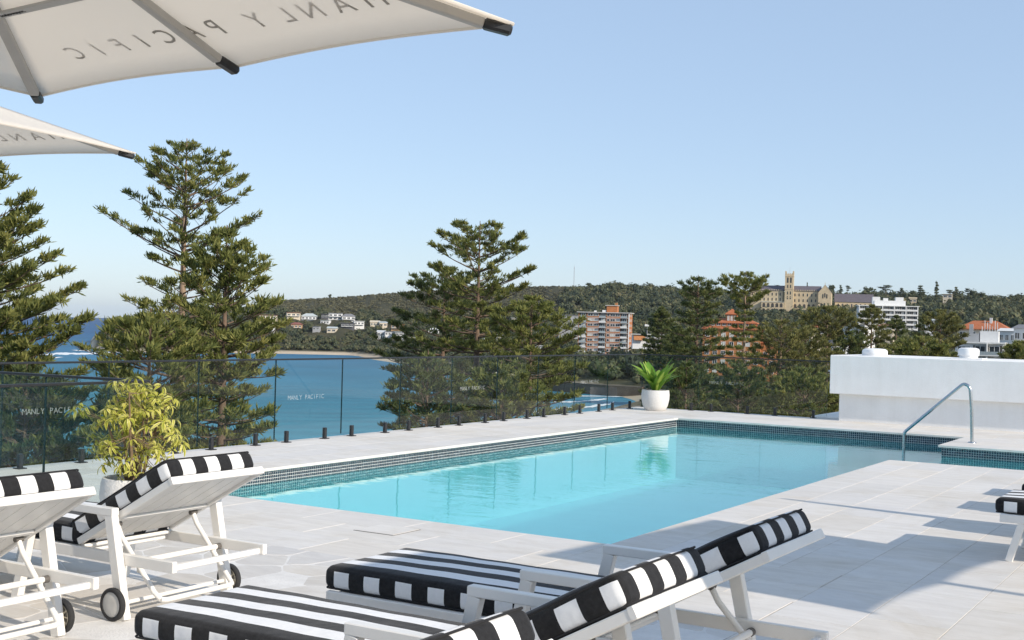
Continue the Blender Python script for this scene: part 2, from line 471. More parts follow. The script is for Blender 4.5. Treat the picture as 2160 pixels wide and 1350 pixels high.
# ------------------------------------------------------------------ mesh helpers
class MB:
    """collects shapes and links them as one mesh object"""
    def __init__(s):
        s.v, s.f, s.m = [], [], []
    def add(s, vs, fs, mi=0):
        o = len(s.v)
        s.v.extend([tuple(p) for p in vs])
        s.f.extend([tuple(i + o for i in f) for f in fs])
        s.m.extend([mi] * len(fs))
    def box(s, c, d, mi=0, rz=0.0):
        x, y, z = (q / 2 for q in d)
        cs, sn = math.cos(rz), math.sin(rz)
        vs = []
        for k in (-1, 1):
            for a, b in ((-1, -1), (1, -1), (1, 1), (-1, 1)):
                px, py = a * x, b * y
                vs.append((c[0] + px * cs - py * sn, c[1] + px * sn + py * cs, c[2] + k * z))
        s.add(vs, [(3, 2, 1, 0), (4, 5, 6, 7), (0, 1, 5, 4), (1, 2, 6, 5), (2, 3, 7, 6), (3, 0, 4, 7)], mi)
    def bar(s, p0, p1, wd, ht, up=(0, 0, 1), ch=0.004, mi=0):
        """a bar of wd x ht section with chamfered long edges"""
        p0, p1 = Vector(p0), Vector(p1)
        d = (p1 - p0).normalized()
        u = Vector(up)
        r = d.cross(u)
        if r.length < 1e-4:
            r = d.cross(Vector((0, 1, 0)))
        r.normalize()
        u = r.cross(d).normalized()
        a, b = wd / 2, ht / 2
        c = min(ch, a * .5, b * .5)
        pr = [(a, -b + c), (a, b - c), (a - c, b), (-a + c, b), (-a, b - c), (-a, -b + c), (-a + c, -b), (a - c, -b)]
        e = c
        rings = []
        for base, k, q in ((p0, 0, 1), (p0 + d * e, 1, 0), (p1 - d * e, 1, 0), (p1, 0, 1)):
            rings.append([base + r * (x - (math.copysign(c, x) * .7 if q else 0)) + u * (y - (math.copysign(c, y) * .7 if q else 0)) for x, y in pr])
        vs = [p for g in rings for p in g]
        fs = []
        for g in range(3):
            for i in range(8):
                j = (i + 1) % 8
                fs.append((g * 8 + i, g * 8 + j, g * 8 + 8 + j, g * 8 + 8 + i))
        fs.append(tuple(range(7, -1, -1)))
        fs.append(tuple(range(24, 32)))
        s.add(vs, fs, mi)
    def tube(s, pts, rad, n=10, mi=0, cap=True):
        pts = [Vector(p) for p in pts]
        rads = rad if isinstance(rad, (list, tuple)) else [rad] * len(pts)
        o = len(s.v)
        prev = None
        for i, p in enumerate(pts):
            d = (pts[min(i + 1, len(pts) - 1)] - pts[max(i - 1, 0)]).normalized()
            if prev is None:
                a = d.cross(Vector((0, 0, 1)))
                if a.length < 1e-3:
                    a = d.cross(Vector((0, 1, 0)))
            else:
                a = prev - d * prev.dot(d)
            a.normalize()
            prev = a
            b = d.cross(a)
            for k in range(n):
                t = 2 * PI * k / n
                s.v.append(tuple(p + (a * math.cos(t) + b * math.sin(t)) * rads[i]))
        fs = []
        for i in range(len(pts) - 1):
            for k in range(n):
                q = (k + 1) % n
                fs.append((o + i * n + k, o + i * n + q, o + i * n + n + q, o + i * n + n + k))
        if cap:
            fs.append(tuple(o + k for k in range(n - 1, -1, -1)))
            fs.append(tuple(o + (len(pts) - 1) * n + k for k in range(n)))
        s.f.extend(fs)
        s.m.extend([mi] * len(fs))
    def lathe(s, prof, c=(0, 0, 0), n=40, mi=0):
        o = len(s.v)
        for r, z in prof:
            for k in range(n):
                t = 2 * PI * k / n
                s.v.append((c[0] + r * math.cos(t), c[1] + r * math.sin(t), c[2] + z))
        for i in range(len(prof) - 1):
            for k in range(n):
                q = (k + 1) % n
                s.f.append((o + i * n + k, o + i * n + q, o + i * n + n + q, o + i * n + n + k))
                s.m.append(mi)
    def prism(s, poly, z0, z1, mi=0):
        n = len(poly)
        vs = [(x, y, z0) for x, y in poly] + [(x, y, z1) for x, y in poly]
        fs = [tuple(range(n - 1, -1, -1)), tuple(range(n, 2 * n))]
        fs += [(i, (i + 1) % n, n + (i + 1) % n, n + i) for i in range(n)]
        s.add(vs, fs, mi)
    def mesh(s, name, mats, smooth=False):
        me = bpy.data.meshes.new(name)
        me.from_pydata(s.v, [], s.f)
        for m in (mats if isinstance(mats, (list, tuple)) else [mats]):
            me.materials.append(m)
        if any(s.m):
            me.polygons.foreach_set('material_index', s.m)
        if smooth:
            me.polygons.foreach_set('use_smooth', [True] * len(s.f))
            try:
                me.set_sharp_from_angle(angle=R(40))
            except Exception:
                pass
        me.update()
        return me
    def build(s, name, mats, parent=None, smooth=False, loc=(0, 0, 0), rz=0.0):
        return link(name, s.mesh(name, mats, smooth), parent, loc, rz)

def link(name, me, parent=None, loc=(0, 0, 0), rz=0.0):
    o = bpy.data.objects.new(name, me)
    COL.objects.link(o)
    o.location = loc
    o.rotation_euler = (0, 0, rz)
    if parent:
        o.parent = parent
    return o

def quads(name, V, F, mats, tone=None, attr='tone', parent=None, loc=(0, 0, 0), smooth=False):
    """fast mesh from numpy: V (n,3), F (k,3 or 4)"""
    me = bpy.data.meshes.new(name)
    V = np.asarray(V, np.float32)
    F = np.asarray(F, np.int32)
    me.vertices.add(len(V))
    me.vertices.foreach_set('co', V.ravel())
    me.loops.add(F.size)
    me.loops.foreach_set('vertex_index', F.ravel())
    me.polygons.add(len(F))
    k = F.shape[1]
    me.polygons.foreach_set('loop_start', np.arange(0, F.size, k, dtype=np.int32))
    if smooth:
        me.polygons.foreach_set('use_smooth', np.ones(len(F), bool))
    for m in (mats if isinstance(mats, (list, tuple)) else [mats]):
        me.materials.append(m)
    me.update(calc_edges=True)
    if tone is not None:
        a = me.attributes.new(attr, 'FLOAT', 'POINT')
        a.data.foreach_set('value', np.asarray(tone, np.float32))
    return link(name, me, parent, loc)

def tag(o, label=None, cat=None, group=None, kind=None):
    for k, v in (('label', label), ('category', cat), ('group', group), ('kind', kind)):
        if v:
            o[k] = v
    return o

def thing(name, label, cat, loc=(0, 0, 0), rz=0.0, group=None):
    o = bpy.data.objects.new(name, None)
    COL.objects.link(o)
    o.location = loc
    o.rotation_euler = (0, 0, rz)
    o.empty_display_size = 0.2
    return tag(o, label, cat, group)

def dup(root, loc, rz, label, group=None):
    """copy a thing with its parts and sub-parts"""
    def cp(o, par):
        c = o.copy()
        COL.objects.link(c)
        c.parent = par
        for ch in kids.get(o, ()):
            cp(ch, c)
        return c
    kids = {}
    for o in list(COL.objects):
        if o.parent:
            kids.setdefault(o.parent, []).append(o)
    r = cp(root, None)
    r.location = loc
    r.rotation_euler = (0, 0, rz)
    r['label'] = label
    if group:
        r['group'] = group
    return r

def text_mesh(body, size, spacing=1.0, depth=0.0006):
    cu = bpy.data.curves.new('lettering', 'FONT')
    cu.body = body
    cu.size = size
    cu.space_character = spacing
    cu.extrude = depth
    cu.resolution_u = 3
    o = bpy.data.objects.new('lettering', cu)
    COL.objects.link(o)
    bpy.context.view_layer.update()
    me = bpy.data.meshes.new_from_object(o.evaluated_get(bpy.context.evaluated_depsgraph_get()))
    bpy.data.objects.remove(o, do_unlink=True)
    xs = [v.co.x for v in me.vertices]
    ys = [v.co.y for v in me.vertices]
    return me, min(xs), max(xs), min(ys), max(ys)

# ================================================================== ROOF DECK AND POOL
PX0, PX1, PY0, PY1 = -9.94, -4.46, 8.95, 22.72      # pool opening
CH0, CH1 = 17.60, 20.68                             # entry channel on the right
WATER = -0.17
DX0, DX1, DY0, DY1 = -12.02, 4.0, -4.0, 25.24       # deck outline

slab = MB()
for x0, x1, y0, y1 in ((DX0, DX1, DY0, PY0 + .03), (DX0, PX0 - .03, PY0 + .03, PY1 + .03), (DX0, DX1, PY1 + .03, DY1),
                       (PX1 + .03, DX1, PY0 + .03, CH0 - .03), (PX1 + .03, DX1, CH1 + .03, PY1 + .03)):
    slab.box(((x0 + x1) / 2, (y0 + y1) / 2, -0.822), (x1 - x0, y1 - y0, 1.64))
deck = slab.build('pool_deck', M['grout_tan'])
tag(deck, kind='structure')
hb = MB()
hb.box(((DX0 + DX1) / 2, (DY0 + DY1) / 2, -13.0), (DX1 - DX0 - .1, DY1 - DY0 - .1, 22.6))
tag(hb.build('hotel_building', M['render_white']), 'white rendered hotel building under the roof deck', 'building', kind='structure')

rnd = random.Random(11)
_tiles = {}
def slab_tile(x0, x1, y0, y1, name='stone_tile', gap=0.005, th=0.034, mat='tile'):
    key = (round(x1 - x0, 3), round(y1 - y0, 3), mat, name)
    if key not in _tiles:
        dx, dy = (x1 - x0 - gap) / 2, (y1 - y0 - gap) / 2
        c = 0.001
        mb = MB()
        V = []
        for ex, z in ((0, -th), (0, -c), (c, 0)):
            for a, b in ((-1, -1), (1, -1), (1, 1), (-1, 1)):
                V.append((a * (dx - ex), b * (dy - ex), z))
        F = [(3, 2, 1, 0), (8, 9, 10, 11)]
        for g in (0, 4):
            F += [(g + i, g + (i + 1) % 4, g + 4 + (i + 1) % 4, g + 4 + i) for i in range(4)]
        mb.add(V, F)
        _tiles[key] = mb.mesh(name, M[mat])
    o = link(name, _tiles[key], deck, ((x0 + x1) / 2, (y0 + y1) / 2, rnd.uniform(-.0004, .0006)))
    o.rotation_euler = (rnd.uniform(-.0005, .0005), rnd.uniform(-.0005, .0005), rnd.choice((0, PI)))
    return o

def lay(xs, y0, y1, ln, off=0.5, along='y'):
    """courses of slabs: xs are the course edges, ln the slab length along the course"""
    for i in range(len(xs) - 1):
        p = y0 - (ln * off if i % 2 else 0)
        while p < y1 - 1e-6:
            a, b = max(p, y0), min(p + ln, y1)
            if b - a > 0.04:
                if along == 'y':
                    slab_tile(xs[i], xs[i + 1], a, b)
                else:
                    slab_tile(a, b, xs[i], xs[i + 1])
            p += ln

def steps(a, b, n):
    return [a + (b - a) * k / n for k in range(n + 1)]

OV = 0.028                                           # the coping overhangs the mosaic
lay([DX0, -11.42, -10.92, -10.42, PX0 + OV], PY0 + OV, PY1 - OV, 1.0)                 # walk beside the sea-side balustrade
lay([PY1 - OV, 23.2, 23.7, 24.2, 24.7, DY1], DX0, -0.9, 1.0, along='x')            # far end
lay([PX1 - OV, -4.06, -3.56, -3.06, -2.58, -2.08, -1.58, -1.08, -0.5], PY0 - OV, CH0 + OV, 1.0, 0.25)
lay([-2.58, -2.08, -1.58, -1.08, -0.5], 4.4, PY0 - OV, 1.0, 0.7)
lay([7.22, 7.84, 8.40, PY0 + OV], -8.2, -4.46 - OV, 0.98, along='x')
lay([7.22, 7.84, 8.40, PY0 - OV], -4.46 - OV, -2.58, 0.95, along='x')
lay([DX0, -11.4, -10.8, -10.2, -9.6, -9.0, -8.2], 6.2, PY0 + OV, 1.0)
lay([CH1 - OV, 21.2, 21.95, PY1 - OV], PX1 - OV, -1.0, 0.9, along='x')

# square inspection lid in the slabs beside the pool
lid = MB()
lid.box((0, 0, 0.0012), (0.415, 0.385, 0.0024), 0)
lid.box((0, 0, 0.0032), (0.400, 0.370, 0.0040), 1)
lid.build('inspection_lid', [M['bolt'], M['tile']], deck, loc=(-6.26, 8.36, 0.0))

# irregular flagstones under the loungers
def clip(poly, nx, ny, c):
    out = []
    for i in range(len(poly)):
        a, b = poly[i], poly[(i + 1) % len(poly)]
        da, db = a[0] * nx + a[1] * ny - c, b[0] * nx + b[1] * ny - c
        if da <= 0:
            out.append(a)
        if (da < 0 < db) or (db < 0 < da):
            t = da / (da - db)
            out.append((a[0] + (b[0] - a[0]) * t, a[1] + (b[1] - a[1]) * t))
    return out
FX0, FX1, FY0, FY1 = -8.2, -2.585, 3.3, 7.22
seeds = []
ny_ = 10
nx_ = 14
for i in range(nx_):
    for j in range(ny_):
        seeds.append((FX0 + (FX1 - FX0) * (i + .5 + rnd.uniform(-.42, .42) + (.25 if j % 2 else -.25)) / nx_,
                      FY0 + (FY1 - FY0) * (j + .5 + rnd.uniform(-.42, .42)) / ny_))
bed = MB()
bed.box(((FX0 + FX1) / 2, (FY0 + FY1) / 2, -0.005), (FX1 - FX0 - .004, FY1 - FY0 - .004, 0.008))
bed.build('mortar_bed', M['grout_pale'], deck)
for i, (sx, sy) in enumerate(seeds):
    poly = [(FX0, FY0), (FX1, FY0), (FX1, FY1), (FX0, FY1)]
    g = rnd.uniform(0.004, 0.010)
    for j, (qx, qy) in enumerate(seeds):
        d = math.hypot(qx - sx, qy - sy)
        if i == j or d > 1.6:
            continue
        nx, ny = (qx - sx) / d, (qy - sy) / d
        poly = clip(poly, nx, ny, (sx * nx + sy * ny) + d / 2 - g)
        if len(poly) < 3:
            break
    if len(poly) < 3:
        continue
    # knock the corners off a little
    q = []
    for k in range(len(poly)):
        a, b, c = poly[k - 1], poly[k], poly[(k + 1) % len(poly)]
        for e in (a, c):
            le = math.hypot(e[0] - b[0], e[1] - b[1])
            t = min(0.03, le * .3) / max(le, 1e-6)
            q.append((b[0] + (e[0] - b[0]) * t + rnd.uniform(-.004, .004), b[1] + (e[1] - b[1]) * t + rnd.uniform(-.004, .004)))
    mb = MB()
    mb.prism([(x - sx, y - sy) for x, y in q], -0.012, 0.0)
    mb.build('flagstone', M['flag'], deck, loc=(sx, sy, rnd.uniform(-.0015, .001)))

# the pool basin and its mosaic band
basin = MB()
def wallq(p, q, z0, z1, mi):
    basin.add([(p[0], p[1], z0), (q[0], q[1], z0), (q[0], q[1], z1), (p[0], p[1], z1)], [(0, 1, 2, 3)], mi)
ring = [(PX0 - .02, PY0 - .0), (PX0 - .02, PY1 + .02), (PX1 + .02, PY1 + .02), (PX1 + .02, CH1 + .02), (DX1, CH1 + .02), (DX1, CH0 - .02),
        (PX1 + .02, CH0 - .02), (PX1 + .02, PY0 - .0)]
for i in range(8):
    p, q = ring[i], ring[(i + 1) % 8]
    wallq(p, q, -0.34, -0.012, 1)
    wallq(p, q, -1.2, -0.34, 0)
basin.add([(PX0 - .02, PY0, -1.2), (PX1 + .02, PY0, -1.2), (PX1 + .02, PY1 + .02, -1.2), (PX0 - .02, PY1 + .02, -1.2)], [(0, 1, 2, 3)], 0)
basin.box((DX1 / 2 + PX1 / 2 + .01, (CH0 + CH1) / 2, -0.95), (DX1 - PX1 - .02, CH1 - CH0, 1.0), 0)        # shallow entry ledge
for k in range(3):
    basin.box((PX1 - .15 - .3 * k, (CH0 + CH1) / 2, -1.02 - .14 * k), (.3, CH1 - CH0 - .2, .86 - .28 * k), 0)  # steps down into the pool
pool = basin.build('pool_basin', [M['pool_plaster'], M['mosaic_grout']])
tag(pool, kind='structure')

def mosaic_band(p, q, nrm, rows=8):
    """rows of small square tiles, each with its own raised face"""
    p, q = np.array(p, float), np.array(q, float)
    Ln = np.linalg.norm(q - p)
    n = int(Ln / 0.038)
    d = (q - p) / Ln
    nv = np.array(nrm, float)
    a = np.arange(n) * 0.038 + 0.019
    zz = -0.032 - np.arange(rows) * 0.038
    A, Z = np.meshgrid(a, zz)
    A, Z = A.ravel(), Z.ravel()
    h0, h1, th = 0.0161, 0.0155, 0.0014
    V, F = [], []
    for h, o in ((h0, 0.0), (h1, th)):
        for sa, sz in ((-1, -1), (1, -1), (1, 1), (-1, 1)):
            pos = p[None, :2] + (A + sa * h)[:, None] * d[None, :2] + nv[None, :2] * o
            V.append(np.c_[pos, Z + sz * h])
    V = np.stack(V, 1).reshape(-1, 3)
    base = np.arange(len(A)) * 8
    for f in ((4, 5, 6, 7), (0, 1, 5, 4), (1, 2, 6, 5), (2, 3, 7, 6), (3, 0, 4, 7)):
        F.append(base[:, None] + np.array(f)[None])
    o = quads('mosaic_tiles', V, np.concatenate(F), M['mosaic'], parent=pool)
    o['kind'] = 'stuff'
mosaic_band((PX0 - .018, PY0, 0), (PX0 - .018, PY1 + .02, 0), (1, 0))
mosaic_band((PX0 - .02, PY1 + .018, 0), (PX1 + .02, PY1 + .018, 0), (0, -1))
mosaic_band((PX1 + .018, PY1 + .02, 0), (PX1 + .018, CH1 + .02, 0), (-1, 0))
mosaic_band((PX1 + .02, CH1 + .018, 0), (-0.6, CH1 + .018, 0), (0, -1))

wt = MB()
wt.add([(x, y, WATER) for x, y in ((PX0 - .014, PY0), (PX1 + .02, PY0), (PX1 + .02, CH0 - .02), (DX1, CH0 - .02), (DX1, CH1 + .014),
                                   (PX1 + .014, CH1 + .014), (PX1 + .014, PY1 + .014), (PX0 - .014, PY1 + .014))], [tuple(range(8))])
tag(wt.build('pool_water', M['pool_water']), kind='structure')

# ------------------------------------------------------------------ glass balustrades
GT, GB, TH = 1.166, 0.055, 0.013
def balustrade(name, label, p0, p1, gaps, spig, texts=(), nrm=(1, 0)):
    """frameless panels between gaps (distances from p0 towards p1), two spigots each"""
    p0, p1 = Vector((*p0, 0)), Vector((*p1, 0))
    d = (p1 - p0).normalized()
    rz = math.atan2(d.y, d.x)
    t = thing(name, label, 'balustrade', tuple(p0), rz, 'glass balustrades round the deck')
    Ln = (p1 - p0).length
    mb = MB()
    mb.bar((-.02, 0, GT + .012), (Ln, 0, GT + .012), 0.042, 0.024, ch=.005)
    mb.build('top_rail', M['black_metal'], t)
    for i in range(len(gaps) - 1):
        a, b = gaps[i] + .007, gaps[i + 1] - .007
        mb = MB()
        h = TH / 2
        x0, x1 = a, b
        vs = [(x0, -h, GB), (x1, -h, GB), (x1, h, GB), (x0, h, GB), (x0, -h, GT), (x1, -h, GT), (x1, h, GT), (x0, h, GT)]
        mb.add(vs, [(0, 1, 5, 4), (2, 3, 7, 6)], 0)
        mb.add(vs, [(3, 2, 1, 0), (4, 5, 6, 7), (1, 2, 6, 5), (3, 0, 4, 7)], 1)
        p = mb.build('glass_panel', [M['glass'], M['glass_edge']], t)
        for x in spig:
            if a + x < b - .03:
                mb = MB()
                mb.bar((a + x, 0, 0.0), (a + x, 0, .165), .052, .052, up=(1, 0, 0), ch=.006)
                mb.box((a + x, 0, .006), (.105, .105, .012))
                mb.build('spigot', M['black_metal'], t)
        if i in texts:
            x = a + .25
            for ch in 'MANLY PACIFIC':
                if ch != ' ':
                    me, xa, xb, ya, yb = text_mesh(ch, 0.1)
                    k = .064 / (yb - ya)
                    cx = k * (xa + xb) / 2
                    me.transform(Matrix(((k, 0, 0, x + .03 - cx), (0, 0, -1, -h - .0015), (0, k, 0, .60), (0, 0, 0, 1))))
                    me.materials.append(M['frost'])
                    link('letter', me, p)
                x += .0605
    return t
P_ = 1.464
yg = 8.72 - 3 * P_
# sea side runs along +Y; walking along it the deck lies on the right, so its lettering sits on the -y side of the local frame
balustrade('glass_balustrade', 'long clear glass balustrade on black spigots along the sea side of the pool',
           (-11.83, yg), (-11.83, 25.09), [k * P_ for k in range(14)] + [25.06 - yg], (.25, 1.085), (3, 6, 9, 12))
balustrade('glass_balustrade', 'short clear glass balustrade behind the far end of the pool, ending at the white wall',
           (-11.80, 25.08), (-7.62, 25.08), [.02, 1.30, 2.725, 4.14], (.30, 1.12), (1,))
balustrade('glass_balustrade', 'glass balustrade arm beside the striped loungers, meeting the potted yellow shrub',
           (-8.2, 3.5), (-8.2, 7.49), [.0, 1.47, 2.94, 3.98], (.25, 1.085))
balustrade('glass_balustrade', 'glass balustrade arm running from the potted yellow shrub to the sea side railing',
           (-8.22, 7.47), (-11.80, 7.25), [.02, 1.2, 2.4, 3.58], (.25, .95))

# ------------------------------------------------------------------ white wall, roof vents, handrail
t = thing('parapet_wall', 'white rendered wall with an overhanging upper block behind the pool', 'wall', (-7.5, 24.68, 0))
mb = MB(); mb.bar((0, 1.3, .9325), (11.4, 1.3, .9325), 2.6, .775, ch=.012); mb.build('upper_block', M['render_white'], t)
mb = MB(); mb.bar((.155, 1.35, .262), (11.4, 1.35, .262), 2.4, .566, ch=.008); mb.build('lower_block', M['render_white'], t)
mb = MB(); mb.bar((-.56, 1.6, -.02), (.145, 1.6, -.02), 2.0, .11, ch=.02); mb.build('kerb', M['render_white'], t)

t = thing('roof_vent', 'wide low white dome vent on the white wall', 'roof vent', (-6.82, 25.45, 1.32), 0, 'white roof vents on the wall')
mb = MB(); mb.lathe([(.235, 0), (.25, .02), (.252, .085), (.24, .12), (.20, .143), (.10, .152), (0.001, .154)]); mb.build('cowl', M['vent_white'], t, True)
mb = MB(); mb.lathe([(.30, 0.0), (.30, .008), (.24, .012)]); mb.build('flange', M['vent_white'], t)
t = thing('roof_vent', 'narrower taller white cowl vent on a square flange on the white wall', 'roof vent', (-4.98, 25.4, 1.32), 0, 'white roof vents on the wall')
mb = MB(); mb.lathe([(.17, 0), (.172, .06), (.195, .075), (.198, .17), (.185, .205), (.14, .222), (0.001, .23)]); mb.build('cowl', M['vent_white'], t, True)
mb = MB(); mb.bar((-.30, 0, .012), (.30, 0, .012), .5, .024); mb.build('flange', M['vent_white'], t)

t = thing('handrail', 'bent stainless steel handrail from the stone platform down into the pool', 'handrail', (-4.14, 21.56, 0))
pts = [(0, 0, 0), (-.02, 0, .55), (-.045, 0, .84)]
for k in range(1, 9):
    a = R(90 + 0) * k / 8 * 1.45
    pts.append((-.045 - .095 * (1 - math.cos(a)), 0, .84 + .125 * math.sin(a) * 1.0))
e = Vector(pts[-1])
low = Vector((-1.075, 0, .13))
for k in range(1, 8):
    pts.append(tuple(e.lerp(low, k / 7)))
pts += [(-1.10, 0, .095), (-1.108, 0, .05), (-1.108, 0, -.9)]
mb = MB(); mb.tube(pts, .027, 14); mb.build('rail', M['steel'], t, True)
mb = MB(); mb.lathe([(.028, .022), (.06, .016), (.07, .004), (.07, 0)], n=24); mb.build('foot_plate', M['steel'], t, True)

# ------------------------------------------------------------------ sun loungers
def cushion_mesh(Lx, W, T, u0, name):
    """a box cushion with soft edges; UV 'stripe' carries the printed stripes and a mask for the side blocks"""
    r = .032
    hx, hy, hz = Lx / 2, W / 2, T / 2
    bm = bmesh.new()
    uvl = bm.loops.layers.uv.new('stripe')
    def seq(h, n):
        inner = [(-h + r) + (2 * h - 2 * r) * k / n for k in range(n + 1)]
        ed = [r * .18, r * .45, r * .75]
        return [-h] + [-h + e for e in ed] + inner + [h - e for e in ed[::-1]] + [h]
    X, Y, Z = seq(hx, 26), seq(hy, 14), seq(hz, 3)
    def put(p):
        c = Vector((max(-hx + r, min(hx - r, p[0])), max(-hy + r, min(hy - r, p[1])), max(-hz + r, min(hz - r, p[2]))))
        v = Vector(p) - c
        q = c + v.normalized() * r if v.length > 1e-6 else Vector(p)
        bul = (1 - (p[0] / hx) ** 4) * (1 - (p[1] / hy) ** 4)
        if p[2] >= hz - r:
            q.z += .014 * bul + .0028 * math.sin(p[0] * 5.1 + 1.3) * math.cos(p[1] * 7.0) + .0010 * math.sin(p[0] * 19 + p[1] * 11)
        k_ = 1 - min(1, abs(p[2]) / hz) ** 2
        if abs(p[1]) >= hy - r * .2:
            q.y += math.copysign(.006 * k_ * (1 + .6 * math.sin(p[0] * 9)), p[1])
        if abs(p[0]) >= hx - r * .2:
            q.x += math.copysign(.007 * k_, p[0])
        return q
    def face(idx, A, B, axis, sgn):
        g = {}
        for i, a in enumerate(A):
            for j, b in enumerate(B):
                p = [0, 0, 0]
                oth = [k for k in range(3) if k != axis]
                p[oth[0]], p[oth[1]], p[axis] = a, b, sgn
                g[i, j] = (bm.verts.new(put(p)), tuple(p))
        for i in range(len(A) - 1):
            for j in range(len(B) - 1):
                q = [g[i, j], g[i + 1, j], g[i + 1, j + 1], g[i, j + 1]]
                f = bm.faces.new([k[0] for k in q])
                cen = [sum(k[1][n] for k in q) / 4 for n in range(3)]
                for lp, (v, p) in zip(f.loops, q):
                    if axis == 1:
                        m = 1.0 if (-hz + .010 < cen[2] < hz - .022) else 0.0
                        lp[uvl].uv = ((p[0] + hx) / .097 + u0, m)
                    else:
                        lp[uvl].uv = ((p[1] + hy) / (W / 7), 1.0)
    for s in (-1, 1):
        face(0, X, Y, 2, s * hz)
        face(0, X, Z, 1, s * hy)
        face(0, Y, Z, 0, s * hx)
    bmesh.ops.remove_doubles(bm, verts=bm.verts, dist=1e-5)
    bmesh.ops.recalc_face_normals(bm, faces=bm.faces)
    me = bpy.data.meshes.new(name)
    bm.to_mesh(me)
    bm.free()
    me.materials.append(M['stripe'])
    me.polygons.foreach_set('use_smooth', [True] * len(me.polygons))
    return me

def piping_mesh(Lx, W, T, z, name):
    r = .03
    hx, hy = Lx / 2 - .0005, W / 2 - .0005
    pts = []
    for cx, cy, a0 in ((hx - r, hy - r, 0), (-hx + r, hy - r, 90), (-hx + r, -hy + r, 180), (hx - r, -hy + r, 270)):
        for k in range(5):
            a = R(a0 + k * 22.5)
            pts.append((cx + r * math.cos(a), cy + r * math.sin(a), z))
    pts.append(pts[0])
    mb = MB()
    mb.tube(pts, .0045, 6, cap=False)
    return mb.mesh(name, M['piping'], True)

ANG = R(29.0)
HX, HZ = -0.80, 0.372                                # hinge of the backrest
def back_pt(s, y, n):
    """a point s along the backrest from its hinge, n above its underside"""
    return (HX + s * math.cos(ANG) - n * math.sin(ANG), y, HZ + s * math.sin(ANG) + n * math.cos(ANG))

